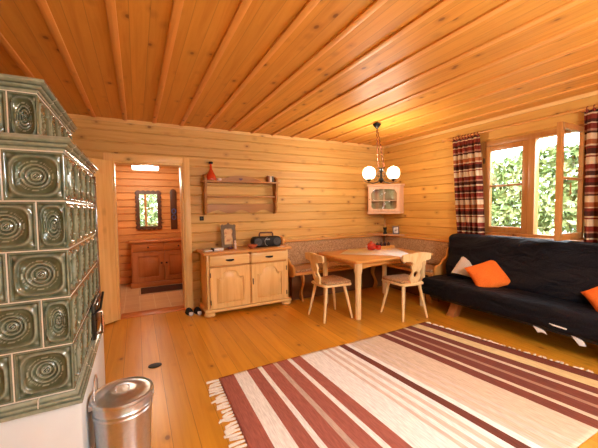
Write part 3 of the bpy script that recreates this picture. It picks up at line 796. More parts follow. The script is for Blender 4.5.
g = G(); g.prism([(lx(x0+.02), ly(4.20)), (lx(3.84), ly(4.20)), (lx(3.84), ly(yE+.03)), (lx(3.86), ly(yE+.03)), (lx(3.86), ly(4.22)), (lx(x0+.02), ly(4.22))], 'xy', .0, .394); g.build('shaded_kick_board', SHADEP, cb)
ck = [(4.525, .40), (4.525, .90), (4.51, .935), (4.47, .945), (4.43, .93), (4.41, .89), (4.42, .84), (4.385, .79), (4.345, .775), (4.325, .73), (4.32, .67), (4.28, .635), (4.235, .625), (4.20, .585), (4.165, .555), (4.10, .545), (4.05, .52), (4.035, .47), (4.04, .41), (4.06, .38), (4.16, .36), (4.36, .36)]
g = G(); g.prism([(ly(a), b_) for a, b_ in ck], 'yz', lx(x0-.032), lx(x0-.001), bev=.005); g.build('end_cheek', TZ, cb)
ck2 = [(lx(4.13-(4.525-a)*.9), b_) for a, b_ in ck]
g = G(); g.prism(ck2, 'xz', ly(yE-.032), ly(yE-.001), bev=.005); g.build('end_cheek', TZ, cb)
def sleg(x, y, ax):
    g = G(); pl = []; pr = []
    for i in range(15):
        t = i/14; c_ = .035*math.sin(t*2*PI); w = .028+.010*math.cos(t*2*PI*1.0)
        pl.append((c_-w, t*.395)); pr.append((c_+w, t*.395))
    pts = [(a+(lx(x) if ax == 'xz' else ly(y)), b_) for a, b_ in pl+pr[::-1]]
    t0 = ly(y) if ax == 'xz' else lx(x)
    g.prism(pts, ax, t0-.014, t0+.014); g.build('leg', TZ, cb)
sleg(2.16, 4.11, 'yz'); sleg(3.55, 4.12, 'xz'); sleg(3.73, 3.12, 'yz')

cs = root('corner_shelf', 'small triangular corner shelf above the bench back', 'shelf', (4.14, 4.53, .879))
g = G(); g.prism([(-.42, -.02), (-.40, -.09), (-.11, -.52), (-.02, -.54), (-.012, -.012)], 'xy', 0, .022, bev=.002)
g.build('board', pine('pink pine x', (.66, .36, .19), 'x', None, rough=.4, knots=.1), cs)
g = G(); g.prism([(-.40, -.035), (-.012, -.035), (-.012, -.017), (-.40, -.017)], 'xy', .022, .04); g.build('back_strip', TX, cs)
CSZ = .9015
vs = root('vase', 'small black vase with a thin dry stalk on the corner shelf', 'vase', (3.96, 4.30, CSZ))
g = G(); g.lathe([(.032, 0), (.036, .01), (.022, .05), (.03, .09), (.034, .115), (.026, .12), (.02, .09), (0, .05)], n=18); g.build('vase_body', BLACKP, vs)
g = G(); g.tube([(0, 0, .05), (.004, 0, .15), (0, .004, .235), (.006, 0, .27)], .003, 5); g.build('stalk', plain('pale straw', (.7, .6, .4), .8), vs)
ph = root('photo_frame', 'small dark framed photograph standing on the corner shelf', 'picture frame', (4.055, 4.13, CSZ+.002), 0, None, (math.radians(-12), 0, math.radians(-38)))
g = G(); g.prism([(-.055, 0), (.055, 0), (.055, .14), (-.055, .14)], 'xz', -.008, .008, [[(-.04, .016), (.04, .016), (.04, .124), (-.04, .124)]]); g.build('frame', plain('dark frame', (.06, .03, .025), .35), ph)
g = G(); g.box(-.042, -.002, .014, .042, .003, .126)
m, nt, b = nmat('grey portrait'); tc = N(nt, 'ShaderNodeTexCoord'); nn_ = N(nt, 'ShaderNodeTexNoise', ins={'Vector': tc.outputs['Object'], 'Scale': 22.0})
c = ramp(nt, nn_.outputs[0], [(.35, (.15, .14, .14)), (.6, (.75, .72, .7))]); nt.links.new(c, b.inputs['Base Color'])
g.build('photograph', m, ph)
g = G(); g.box(-.01, .008, .01, .01, .02, .11, .002); g.build('stand', plain('dark frame', (.06, .03, .025), .35), ph)

# corner cabinet
A = Vector((3.615, 4.35)); B = Vector((4.05, 4.03))
dirv = (B-A).normalized(); L = (B-A).length
cc = root('corner_cabinet', 'pale pink-washed hanging corner cabinet with an arched glass door', 'cabinet', (A.x, A.y, 1.27), math.atan2(dirv.y, dirv.x))
inv = Matrix.Rotation(-math.atan2(dirv.y, dirv.x), 2)
def loc2(x, y): v_ = inv @ (Vector((x, y))-A); return (v_.x, v_.y)
PK = pine('pink washed pine', (.74, .47, .30), 'z', None, rough=.4, knots=.05); PKX = pine('pink washed pine x', (.74, .47, .30), 'x', None, rough=.4, knots=.05)
pl = [loc2(*p) for p in ((3.765, 4.527), (3.615, 4.35), (4.05, 4.03), (4.137, 4.03), (4.137, 4.527))]
inn = [loc2(*p) for p in ((3.775, 4.51), (3.64, 4.352), (4.055, 4.05), (4.12, 4.05), (4.12, 4.51))]
g = G()
for i in (0, 2, 3, 4):
    j = (i+1) % 5
    if i == 4: a_, b_, c_, d_ = pl[4], pl[0], inn[0], inn[4]
    else: a_, b_, c_, d_ = pl[i], pl[j], inn[j], inn[i]
    g.prism([a_, b_, c_, d_], 'xy', .03, .47)
g.build('cabinet_body', PK, cc)
def off(poly, o): return [(p[0]+(-o if i in (0, 1) else o if i in (2, 3) else 0), p[1]-(o if i in (1, 2) else 0)) for i, p in enumerate(poly)]
g = G(); g.prism(off(pl, 0), 'xy', 0, .03); q1 = loc2(3.60, 4.345); q2 = loc2(4.045, 4.012)
g.prism([q1, q2, pl[2], pl[1]], 'xy', -.005, .028); g.build('base_board', PKX, cc)
g = G(); g.prism(pl, 'xy', .47, .495); g.prism([loc2(3.59, 4.34), loc2(4.04, 4.0), loc2(4.137, 4.0), pl[3], pl[2], pl[1]], 'xy', .475, .51, bev=.004); g.build('crown_board', PKX, cc)
ho = [(.09, .075), (L-.09, .075), (L-.055, .11), (L-.055, .355), (L-.10, .415), (L/2+.05, .43), (L/2, .42), (L/2-.05, .43), (.10, .415), (.055, .355), (.055, .11)]
g = G(); g.prism([(.003, .033), (L-.003, .033), (L-.003, .468), (.003, .468)], 'xz', -.022, -.001, [ho], bev=.002); cd = g.build('cabinet_door', PK, cc)
g = G(); g.box(.05, -.012, .075, L-.05, -.009, .43); g.build('glass_pane', glass('cabinet glass', (.96, .96, .96), 2.6), cd)
g = G(); g.box(L/2-.006, -.02, .085, L/2+.006, -.008, .415, .002); g.box(.06, -.02, .22, L-.06, -.008, .232, .002); g.build('glazing_bar', PKX, cd)
g = G(); g.lathe([(.005, 0), (.007, -.012), (.01, -.018), (0, -.022)], (.025, -.021, .25), 10, 'y'); g.build('knob', BRASS, cd)
g = G(); c4 = loc2(4.11, 4.50); g.prism([(.03, .012), (L-.03, .012), loc2(4.11, 4.06), c4, loc2(3.79, 4.50)], 'xy', .22, .23); g.build('inner_shelf', PK, cc)

# ------------------------------------------------------------------ dining table
tb = root('dining_table', 'rectangular pine dining table in front of the corner bench', 'table', (2.94, 3.435, 0))
TW, TD, TH = .655, .475, .74
g = G(); g.box(-TW, -TD, TH-.03, TW, TD, TH, .007); g.build('tabletop', TX, tb)
def apron(w, ax, c_):
    pts = [(-w, TH-.031), (w, TH-.031), (w, TH-.14)]
    for i in range(17):
        x = w*.94-2*w*.94*i/16; pts.append((x, TH-.115+.035*(1-(x/w)**4)-.012))
    pts += [(-w, TH-.14)]
    g = G(); g.prism(pts, ax, c_-.011, c_+.011); return g.build('apron', TX if ax == 'xz' else TY, tb)
AX_, AY_ = TW-.1, TD-.1
for s_ in (-1, 1): apron(AX_-.036, 'xz', s_*AY_); apron(AY_-.036, 'yz', s_*AX_)
for sx in (-1, 1):
    for sy in (-1, 1):
        g = G(); g.lathe([(.030, 0), (.033, .004), (.035, .03), (.036, .40), (.040, .56), (.051, .60), (.051, TH-.031)], (sx*AX_, sy*AY_, 0), 8); g.build('leg', CH, tb, angle=20)  # legs paler than the top: frontal light put into their colour
g = G(); g.box(.02, -AY_-.02, TH-.095, .30, -AY_-.0115, TH-.035, .003); dw = g.build('drawer', TX, tb)
g = G(); g.tube([(.16+.035*math.cos(a), -AY_-.026, TH-.07+.022*math.sin(a)) for a in [2*PI*i/16 for i in range(16)]], .004, 6, True); g.build('drawer_pull', IRON, dw)
# cloth: a square laid cornerwise, one corner hanging over the near edge
CL = [(2.45, 3.55), (2.86, 3.895), (3.585, 3.70), (3.27, 3.10), (3.16, 2.9575), (2.97, 2.9575), (2.93, 3.10)]
g = G()
top_ = [g.v((x, y, TH+.004)) for x, y in CL]
es = [g.bm.edges.new((top_[i], top_[(i+1) % 7])) for i in range(7)]
bmesh.ops.triangle_fill(g.bm, edges=es, use_beauty=True)
mid_ = [g.v((3.16, 2.954, TH-.004)), g.v((2.97, 2.954, TH-.004))]; g.face([top_[4], mid_[0], mid_[1], top_[5]])
tip_ = [g.v((3.12, 2.949, .69)), g.v((3.03, 2.944, .645)), g.v((2.995, 2.950, .69))]
g.face([mid_[0], tip_[0], tip_[2], mid_[1]]); g.face([tip_[0], tip_[1], tip_[2]])
tcl = g.build('tablecloth', cloth('cream linen', (.86, .84, .78), (.93, .92, .88), 200, bump=.2), None, solid=.002)
tag(tcl, 'cream cloth laid cornerwise on the dining table, one corner hanging', 'tablecloth')
CZ = TH+.0055
rp = root('sugar_pot', 'round red enamel pot with lid on the tablecloth', 'pot', (3.10, 3.66, CZ))
g = G(); g.lathe([(.045, 0), (.06, .01), (.07, .04), (.066, .075), (.05, .09)], n=24); g.build('pot_body', plain('red enamel', (.50, .03, .015), .15, coat=.5), rp)
g = G(); g.lathe([(.052, .09), (.05, .10), (.02, .112), (.012, .118), (.014, .13), (0, .134)], n=20); g.build('lid', plain('red enamel', (.50, .03, .015), .15, coat=.5), rp)
g = G(); g.tube([(.065*-1, 0, .06), (-.095, 0, .065), (-.095, 0, .03), (-.066, 0, .025)], .006, 6); g.build('handle', plain('white enamel', (.8, .75, .7), .3), rp)
g = G(); g.lathe([(.03, 0), (.036, .005), (.038, .06), (.034, .062), (.03, .01), (0, .008)], n=20)
tag(g.build('red_cup', plain('red enamel', (.50, .03, .015), .15, coat=.5), None, (3.205, 3.62, CZ)), 'small red cup between the red pot and the wooden tray', 'cup')
ty = root('serving_tray', 'wooden tray standing on the table behind the cloth', 'tray', (3.40, 3.74, CZ), math.radians(-8))
g = G(); g.box(-.16, -.08, 0, .16, .08, .012, .003); g.box(-.16, -.08, .012, .16, -.07, .04, .002); g.box(-.16, .07, .012, .16, .08, .04, .002); g.box(-.16, -.07, .012, -.15, .07, .04, .002); g.box(.15, -.07, .012, .16, .07, .04, .002); g.build('tray_body', TX, ty)
for k in range(4):
    g = G(); g.lathe([(.022, 0), (.026, .01), (.024, .055), (.012, .065), (.01, .075), (0, .077)], n=14)
    tag(g.build('spice_jar', plain('dark jar', (.035, .02, .025), .25), None, (3.40-.10+k*.068, 3.755-.0095*k, CZ+.0125)), 'small dark jar, %s in the row on the wooden tray' % ('nearest the red cup', 'second from the red cup', 'third from the red cup', 'farthest from the red cup')[k], 'jar', 'jars on the tray')

# ------------------------------------------------------------------ dining chairs
def make_chair():
    r_ = root('dining_chair', '', 'chair', (0, 0, 0), 0, 'carved wooden dining chairs')
    def outl(s_=1):
        pts = []
        for x, y in ((.19, .20), (.205, .17), (.175, -.15), (.15, -.185), (0, -.20)): pts.append((x*s_, y*s_))
        return [(0.0, .215*s_)]+pts+[(-x, y) for x, y in pts[:4][::-1]]
    g = G(); g.prism(outl(), 'xy', .415, .443, bev=.007); g.build('seat', CHX, r_)
    g = G(); g.prism([(x*.96, y*.90+.015) for x, y in outl()], 'xy', .4435, .478, bev=.012); g.build('seat_cushion', UPH, r_, angle=70)
    for sx in (-1, 1):
        for sy in (-1, 1):
            g = G(); a = Vector((sx*.125, sy*.13, .42)); b_ = Vector((sx*.19, sy*.205, 0))
            g.tube([a, a.lerp(b_, .3), a.lerp(b_, .7), b_], [.019, .020, .016, .012], 10); g.build('leg', CH, r_)
    half = [(.05, 0), (.055, .03), (.078, .07), (.080, .10), (.062, .135), (.052, .16), (.068, .19), (.084, .215), (.070, .245), (.064, .264), (.09, .288), (.18, .293), (.207, .298), (.217, .318), (.217, .358), (.206, .377), (.15, .383), (.09, .39), (.05, .398)]
    ol = half+[(0, .398)]+[(-x, z) for x, z in half[::-1]]
    hole = [(.034*math.cos(a)*(1+.25*math.sin(a)), .125+.040*math.sin(a)) for a in [2*PI*i/18 for i in range(18)]]
    g = G(); g.prism(ol, 'xz', -.012, .012, [hole])
    # extra cuts so the board can curve
    for v_ in g.bm.verts:
        x, y, z = v_.co; t = max(0, (z-.2)/.2)
        v_.co = Vector((x, y-.17-.30*z*(.75)-.0+.7*x*x*t, z+.435))
    g.build('backrest', CH, r_, angle=30)
    return r_
ch1 = make_chair(); ch1.location = (2.15, 3.335, 0); ch1.rotation_euler = (0, 0, math.radians(-90))
ch2 = copytree(ch1); ch2.location = (2.995, 2.915, 0); ch2.rotation_euler = (0, 0, math.radians(-4))
ch1['label'] = 'carved wooden chair at the end of the table nearest the sideboard'
ch2['label'] = 'carved wooden chair at the long side of the table, near the rug'

# ------------------------------------------------------------------ chandelier
lamp = root('chandelier', 'iron hanging lamp with two lit white globes over the table', 'lamp', (2.888, 3.288, H))
g = G(); g.lathe([(.055, -.0125), (.052, -.03), (.03, -.055), (.012, -.075), (0, -.078)], n=20); g.build('canopy', IRON, lamp)
rx = Vector((.889, -.459, 0)); ry = Vector((.459, .889, 0))
def LP(a, d, z): v_ = rx*(a+.055*min(1, max(0, -z-.07)/.5))+ry*d; return (v_.x, v_.y, z)
CHN = plain('red brown chain', (.20, .05, .025), .4, .5)
for s_ in (-1, 1):
    g = G(); pts = []
    for i in range(40):
        t = i/39; z = -.07-.52*t; pts.append(LP(s_*(.006+.03*t)+.006*math.sin(i*1.6), .006*math.cos(i*1.6), z))
    g.tube(pts, .0055, 6); g.build('chain', CHN, lamp)
def LT(g, l, r_, n=8): g.tube([LP(*p) for p in l], r_, n)
sc_ = LP(0, 0, -.74)
g = G(); g.lathe([(.0, -.60), (.02, -.61), (.028, -.63), (.014, -.66), (.016, -.72), (.03, -.74), (.036, -.76), (.018, -.79), (0, -.80)], (sc_[0], sc_[1], 0), n=16)
LT(g, [(-.045, 0, -.585), (-.02, 0, -.60), (.02, 0, -.60), (.045, 0, -.585)], .006); g.build('stem', IRON, lamp)
STEEL = plain('worn iron', (.16, .13, .10), .35, .8)
for s_ in (-1, 1):
    g = G()
    LT(g, [(0, 0, -.74), (s_*.05, 0, -.785), (s_*.11, 0, -.80), (s_*.165, 0, -.785), (s_*.175, 0, -.75)], .008)
    LT(g, [(s_*.03+.03*s_*math.cos(a)*(1-i/26), 0, -.68+.04*math.sin(a)*(1-i/26)) for i, a in [(i, i*.5) for i in range(20)]], .005, 6)
    LT(g, [(s_*.03, 0, -.72), (s_*.07, 0, -.69), (s_*.10, 0, -.72), (s_*.09, 0, -.76), (s_*.06, 0, -.75)], .005, 6)
    LT(g, [(s_*.165, 0, -.79), (s_*.22, 0, -.77), (s_*.25, 0, -.735)], [.006, .005, .003], 6)
    arm = g.build('arm', STEEL, lamp)
    c_ = LP(s_*.163, 0, -.74)
    g = G(); g.lathe([(.010, -.775), (.022, -.765), (.034, -.745), (.030, -.74), (.028, -.728)], (c_[0], c_[1], 0), 20); g.build('lamp_holder', IRON, arm)
    g = G(); g.lathe([(.042, -.742), (.068, -.725), (.083, -.69), (.085, -.66), (.076, -.615), (.052, -.59), (.02, -.58), (0, -.578)], (c_[0], c_[1], 0), 28)
    plabel(g.build('globe_shade', emit('lit opal glass', (1, .76, .44), 4.5), arm), 'lit white glass globe')

# ------------------------------------------------------------------ sofa
def black_cloth():
    m, nt, b = nmat('black sofa cloth')
    tc = N(nt, 'ShaderNodeTexCoord')
    n = N(nt, 'ShaderNodeTexNoise', ins={'Vector': tc.outputs['Object'], 'Scale': 90.0, 'Detail': 3.0})
    nt.links.new(ramp(nt, n.outputs[0], [(.35, (.004, .004, .007)), (.65, (.011, .011, .015))]), b.inputs['Base Color'])
    b.inputs['Roughness'].default_value = .62; b.inputs['Specular IOR Level'].default_value = .14
    mp = N(nt, 'ShaderNodeVectorMath', operation='MULTIPLY', ins={0: tc.outputs['Object'], 1: (5, 3, 7)})
    f = N(nt, 'ShaderNodeTexNoise', ins={'Vector': mp.outputs[0], 'Scale': 1.0, 'Detail': 3.0, 'Roughness': .45, 'Distortion': 1.6})
    bp = N(nt, 'ShaderNodeBump', ins={'Strength': .8, 'Distance': .05, 'Height': f.outputs[0]})
    b2 = N(nt, 'ShaderNodeBump', ins={'Strength': .25, 'Distance': .003, 'Height': n.outputs[0], 'Normal': bp.outputs[0]}); nt.links.new(b2.outputs[0], b.inputs['Normal'])
    return m
BLK = black_cloth()
so = root('sofa_bed', 'black cloth covered sofa bed under the window', 'sofa', (3.70, 2.0, 0))
Y0, Y1 = .86, 2.96
def sl(x, y): return (x-3.70, y-2.0)
g = G()
g.soft(3.335-3.7, Y0-2, .215, 4.02-3.7, Y1-2, .445, .055, 44, .010, 3.2, 3)
for v_ in g.bm.verts:
    if v_.co.z > .33: v_.co.z += -.02*max(0, (v_.co.x+.1))+.010*noise.noise(Vector((v_.co.x*5, v_.co.y*3, 2)))
g.build('seat_cushion', BLK, so, angle=80)
g = G(); g.soft(-.10, Y0-2, 0, .10, 2.90-2, .60, .06, 60, .014, 3.6, 11)
for v_ in g.bm.verts:
    z = v_.co.z
    f = noise.noise(Vector((v_.co.y*2.0+z*1.5, z*4.5, 7)))*.04+noise.noise(Vector((v_.co.y*6+z*5, z*3-v_.co.y*4, 3)))*.012
    x = v_.co.x+(-f if v_.co.x < 0 else 0)
    y_ = v_.co.y
    f2 = .032*math.sin((z*1.6+y_*.55)*19+2.2*noise.noise(Vector((y_*2, z*3, 1))))*max(0, noise.noise(Vector((y_*1.7, z*2.2, 5)))+.25)
    f3 = .045*math.exp(-((z-.52+.10*math.sin(y_*2.1))/.035)**2)*(.5+.5*noise.noise(Vector((y_*2.4, 0, 9))))
    x += (-f2-f3) if v_.co.x < 0 else 0
    v_.co = Vector((3.92-3.7-.01+x*.85-.12*(1-z/.6), y_, .415+z*.96+.02*math.sin((y_+1)*1.5)*z/.6))
g.build('backrest', BLK, so, angle=80)
g = G(); g.box(3.46-3.7, Y0+.06-2, .17, 3.98-3.7, Y1-.06-2, .213, .004); g.build('bed_frame', plain('dark frame steel', (.02, .018, .018), .6), so)
SL_ = pine('red brown block', (.46, .17, .05), 'z', None, rough=.35, knots=.3)
for y in (2.56, 1.0):
    g = G(); pts = [(3.50, .169), (3.62, .169), (3.56, 0), (3.44, 0)]
    g.prism([(a-3.7, b_) for a, b_ in pts], 'xz', y-.05-2, y+.05-2, bev=.004); 
    for v_ in g.bm.verts: v_.co.y += (.169-v_.co.z)*.15
    g.build('leg', SL_, so)
for y in (2.82, .95):
    g = G(); g.box(3.86-3.7, y-2.02, 0, 3.92-3.7, y-1.98, .169, .004); g.build('leg', SL_, so)
LIN = plain('white lining', (.75, .73, .70), .9)
for pts in (((1.62, .215), (1.53, .20), (1.50, .165), (1.54, .175), (1.58, .16)), ((1.47, .292), (1.34, .284), (1.34, .274), (1.44, .280)), ((1.33, .235), (1.235, .205), (1.215, .165), (1.26, .155))):
    g = G(); g.prism([(y-2, z) for y, z in pts], 'yz', -.335, -.330) if pts[0][1] < .25 else g.prism([(y-2, z) for y, z in pts], 'yz', -.378, -.362)
    plabel(g.build('lining_patch', LIN, so), 'white lining showing under the black cover')
def pillow(name, label, col1, col2, s_, t_, loc, rot, mname):
    g = G(); n = 18
    for sg in (-1, 1):
        def f(u, v):
            x = u*2-1; y = v*2-1
            e = max(0, (1-x*x)*(1-y*y))**.42
            px = x*(1-.07*(1-y*y)); py = y*(1-.07*(1-x*x))
            w = noise.noise(Vector((x*2.2+loc[1]*3, y*2.2, sg)))*.14
            return (px*s_/2, py*s_/2, sg*t_/2*e*(1+w))
        g.grid(f, n, n)
    bmesh.ops.remove_doubles(g.bm, verts=list(g.bm.verts), dist=1e-5)
    o = g.build(name, cloth(mname, col1, col2, 140, bump=.25), None, loc, rot, angle=75)
    return tag(o, label, 'cushion', 'cushions on the sofa')
def prot(nrm, spin):
    n = Vector(nrm).normalized(); up = Vector((0, 0, 1)); x = up.cross(n).normalized(); y = n.cross(x)
    M_ = Matrix((x, y, n)).transposed() @ Matrix.Rotation(spin, 3, 'Z'); return M_.to_euler()
pillow('cushion', 'off-white cushion leaning behind the orange one on the sofa', (.56, .50, .44), (.70, .64, .57), .50, .13, (3.85, 2.475, .665), prot((-.75, -.30, .58), math.radians(-13)), 'off white cotton')
pillow('cushion', 'orange cushion leaning on the off-white one on the sofa', (.72, .15, .02), (.85, .21, .035), .38, .13, (3.67, 2.25, .555), prot((-.66, -.40, .64), math.radians(28)), 'orange cotton')
pillow('cushion', 'orange cushion at the far end of the sofa, cut by the picture edge', (.72, .15, .02), (.85, .21, .035), .42, .15, (3.62, 1.08, .56), prot((-.75, .1, .65), math.radians(45)), 'orange cotton')

# ------------------------------------------------------------------ curtains and rod
RODX, RODZ = 4.035, 2.335
rod = root('curtain_rod', 'thin wooden curtain rod above the window', 'curtain rod', (RODX, 2.1, RODZ))
g = G(); g.lathe([(.011, -1.2), (.011, 1.06)], (0, 0, 0), 12, 'y'); g.build('rod', TY, rod)
for y in (-1.2, 1.06):
    g = G(); g.lathe([(.0, -.022), (.016, -.014), (.021, 0), (.016, .014), (0, .022)], (0, y, 0), 14, 'y'); g.build('finial', TY, rod)
for y in (-.54, .985):
    g = G(); g.tube([(0, y, -.002), (.05, y, -.012), (.104, y, -.012)], .008, 8); g.build('bracket', TY, rod)
RD, CR, BR, PK2, OR = (.20, .030, .018), (.60, .45, .28), (.07, .022, .014), (.38, .19, .12), (.34, .10, .035)
CU = []
z = 0; seq = [(.05, RD), (.018, CR), (.045, BR), (.02, PK2), (.05, RD), (.07, CR), (.016, RD), (.016, CR), (.05, BR), (.03, RD), (.012, CR), (.05, OR), (.06, CR), (.02, BR), (.02, PK2), (.055, RD), (.012, CR), (.03, BR)]
while z < 1.35:
    for w, c_ in seq:
        CU.append((z, c_)); z += w
CU = [c_ for c_ in CU if c_[0] < 1.37]
CM = bands('striped curtain cloth', CU, 'z', 1.37, weave=.2, wscale=(160, 160, 500), emb=.15)
def curtain(yc, wt, wb, sh, nf, label, seed, lift=0):
    r_ = root('curtain', label, 'curtain', (RODX, yc, RODZ-1.365), 0, 'striped curtains at the window')
    g = G()
    def f(u, v):
        w = wt+(wb-wt)*(1-v); y = (u-.5)*w+sh*(1-v)
        am = .022+.016*(1-v)
        x = am*math.sin(u*2*PI*nf+seed+.6*math.sin(v*3+u*4))+.008*math.sin(u*2*PI*nf*2.3+seed*2+v*2)
        if v > .9: x *= 1-.45*(v-.9)/.1
        z = lift*(1-v)+v*(1.335-lift*0)+.006*math.sin(u*9)
        return (x, y, z)
    g.grid(f, 110, 30); g.build('cloth', CM, r_, angle=80, solid=.004)
    first = None
    for i in range(9):
        y = (i+.5)/9*wt-wt/2
        if first is None:
            g = G(); g.tube([(.0165*math.cos(a), 0, .0165*math.sin(a)) for a in [2*PI*k/14 for k in range(14)]], .0045, 5, True)
            g.box(-.006, -.012, -.042, .006, .012, -.012, .002); first = t_ = g.build('tab', plain('tab cloth', RD, .9), r_)
        else:
            t_ = first.copy(); COL.objects.link(t_); t_.parent = r_
        t_.location = (0, y, 1.365)
    return r_
curtain(2.815, .40, .37, -.09, 5, 'red and cream striped curtain beside the corner bench, nearer the lamp', .4)
curtain(1.285, .49, .46, .0, 5, 'red and cream striped curtain at the open sash, cut by the picture edge', 2.1, .0)

# ------------------------------------------------------------------ rug
RC = [(.545, 2.51), (2.985, 2.575), (3.29, .80), (.50, .80)]
W1, W2, W3, W4, W5, W6 = (.40, .135, .10), (.90, .90, .86), (.58, .44, .36), (.17, .055, .038), (.72, .60, .50), (.74, .58, .30)
BUR, CRM, PNK, BRN, FNT, YEL = W1, W2, W3, W4, W5, W6
half_ = [(0, BUR), (.115, CRM), (.232, BUR), (.33, CRM), (.364, BUR), (.471, PNK), (.514, BUR), (.615, CRM), (.650, BUR), (.747, CRM), (.955, FNT), (.99, CRM), (1.02, FNT), (1.06, CRM), (1.10, FNT), (1.135, CRM)]
st_ = half_+[(1.19, BRN), (1.255, CRM)]
ends = [h_[0] for h_ in half_[1:]]+[1.18]
B2, C2, P2 = (.20, .062, .042), (.68, .55, .41), (.40, .23, .16)  # right-half stripes darkened: the weaker light there is put into the colours
mp_ = {BUR: B2, CRM: C2, PNK: P2, FNT: FNT}
rv = [(2.44-e_, mp_[h_[1]]) for h_, e_ in zip(half_, ends)][::-1]
rv = [(p_, YEL if abs(p_-(2.44-.232)) < 1e-6 else c_) for p_, c_ in rv if p_ > 1.26]
st_ += rv
rugm = bands('striped wool rug', st_, 'u', 2.44, weave=.3, wscale=(150, 14, 60), emb=.35)
rg = root('striped_rug', 'large woven rug with burgundy, cream and brown stripes on the floor', 'rug', (.545, .80, 0))
g = G(); uvs = []
def rp_(u, v):
    a = Vector(RC[3]).lerp(Vector(RC[0]), v); b_ = Vector(RC[2]).lerp(Vector(RC[1]), v); p = a.lerp(b_, u)
    p.y += .014*math.sin(u*7)*(1 if v > .5 else -1)*abs(v-.5)
    return Vector((p.x-.545, p.y-.80, .0075+.0022*noise.noise(Vector((p.x*3, p.y*3, 0)))))
nu, nv = 120, 60
g.grid(rp_, nu, nv)
uvl = g.bm.loops.layers.uv.new('UVMap')
g.bm.verts.ensure_lookup_table()
idx = {}
for i in range(nu+1):
    for j in range(nv+1): idx[i*(nv+1)+j] = (i/nu, j/nv)
g.bm.verts.index_update()
for f_ in g.bm.faces:
    for lp in f_.loops:
        u, v = idx[lp.vert.index]; lp[uvl].uv = (u*2.44, v)
g.build('rug_body', rugm, rg, solid=.009)
FR = cloth('wool fringe', (.72, .64, .52), (.88, .82, .72), 200, bump=.2)
for side, ln in ((0, .10), (1, .05)):
    g = G(); n = 46
    for i in range(n):
        v = (i+.5)/n; p = rp_(side, v); d = -1 if side == 0 else 1
        dy = random.uniform(-.025, .025); L_ = ln*random.uniform(.7, 1.15)
        p.z = .006
        for k in range(3):
            e = Vector((p.x+d*L_, p.y+dy+random.uniform(-.012, .012), .004)); md = Vector((p.x+d*L_*.5, p.y+dy*.3+random.uniform(-.006, .006), .008))
            g.tube([p+Vector((0, random.uniform(-.005, .005), 0)), md, e], [.005, .0085, .005], 5)
    f_ = g.build('fringe', FR, rg); f_['kind'] = 'stuff'

# ------------------------------------------------------------------ outside
def leafy(name, label, loc, sx, sy, h, n, mat, cat='hedge', size=.09):
    r_ = root(name, label, cat, loc)
    g = G()
    for i in range(n):
        x = random.uniform(-1, 1); y = random.uniform(-1, 1); z = random.random()
        k = random.choice((0, 0, 1, 2))
        bul = .75+.35*noise.noise(Vector((y*sy*1.6, z*h*1.6, loc[0])))
        if k in (0, 1) and sx < sy: x = -bul+random.uniform(0, .25)
        if k in (0, 1) and sx > sy: y = bul-random.uniform(0, .25)
        px, py, pz = x*sx, y*sy, z*h*(.9+.16*noise.noise(Vector((y*sy*1.2, 1, 1))))
        c_ = Vector((px, py, pz)); s_ = size*random.uniform(.5, 1.2)
        a = Vector((random.gauss(0, 1), random.gauss(0, 1), random.gauss(0, 1))).normalized(); b_ = a.cross(Vector((random.gauss(0, 1), random.gauss(0, 1), random.gauss(0, 1)))).normalized()
        q = [c_+a*s_, c_+b_*s_*.4, c_-a*s_, c_-b_*s_*.4]
        g.face([g.v(p) for p in q])
    g.build('foliage', mat, r_, recalc=False)
    g = G()
    for k in range(int(sy*3)): 
        y = -sy+(k+.5)*2*sy/int(sy*3); g.tube([(0, y, 0), (.05, y+.08, h*.5), (.1, y-.05, h*.85)], [.04, .03, .012], 6)
    g.build('stems', plain('bark', (.10, .06, .035), .9), r_)
    return r_
def leafm(name, c1, c2, c3):
    m, nt, b = nmat(name)
    tc = N(nt, 'ShaderNodeTexCoord'); n_ = N(nt, 'ShaderNodeTexNoise', ins={'Vector': tc.outputs['Object'], 'Scale': 5.0, 'Detail': 6.0})
    c = ramp(nt, n_.outputs[0], [(.35, c1), (.5, c2), (.65, c3)]); nt.links.new(c, b.inputs['Base Color']); b.inputs['Roughness'].default_value = .5
    return m
LG = leafm('green leaves', (.07, .12, .035), (.20, .28, .10), (.42, .47, .25)); LP_ = leafm('sunlit pale leaves', (.25, .27, .22), (.6, .6, .56), (.85, .85, .82))  # leaf colours raised: overexposed daylight is put into them
leafy('hedge', 'green hedge outside the window', (7.0, 3.5, -.11), .6, 3.4, 2.75, 17000, LG, 'hedge', .11)
leafy('sunlit_shrub', 'pale sunlit shrub in front of the hedge outside the window', (5.6, 3.0, -.11), .35, 3.0, 1.2, 6000, LP_, 'shrub', .07)
leafy('hedge', 'green hedge beyond the terrace door, seen only in mirrors', (1.2, -5.0, -.1), 3.6, .6, 2.9, 9000, LG, 'hedge', .16)
g = G(); g.box(-12, -14, -.3, 14, 12, -.11)
o = g.build('ground', plain('sunlit gravel', (.55, .53, .47), .9, nz=.3, nscale=6)); struct(o, 'pale gravel ground outside', 'ground')

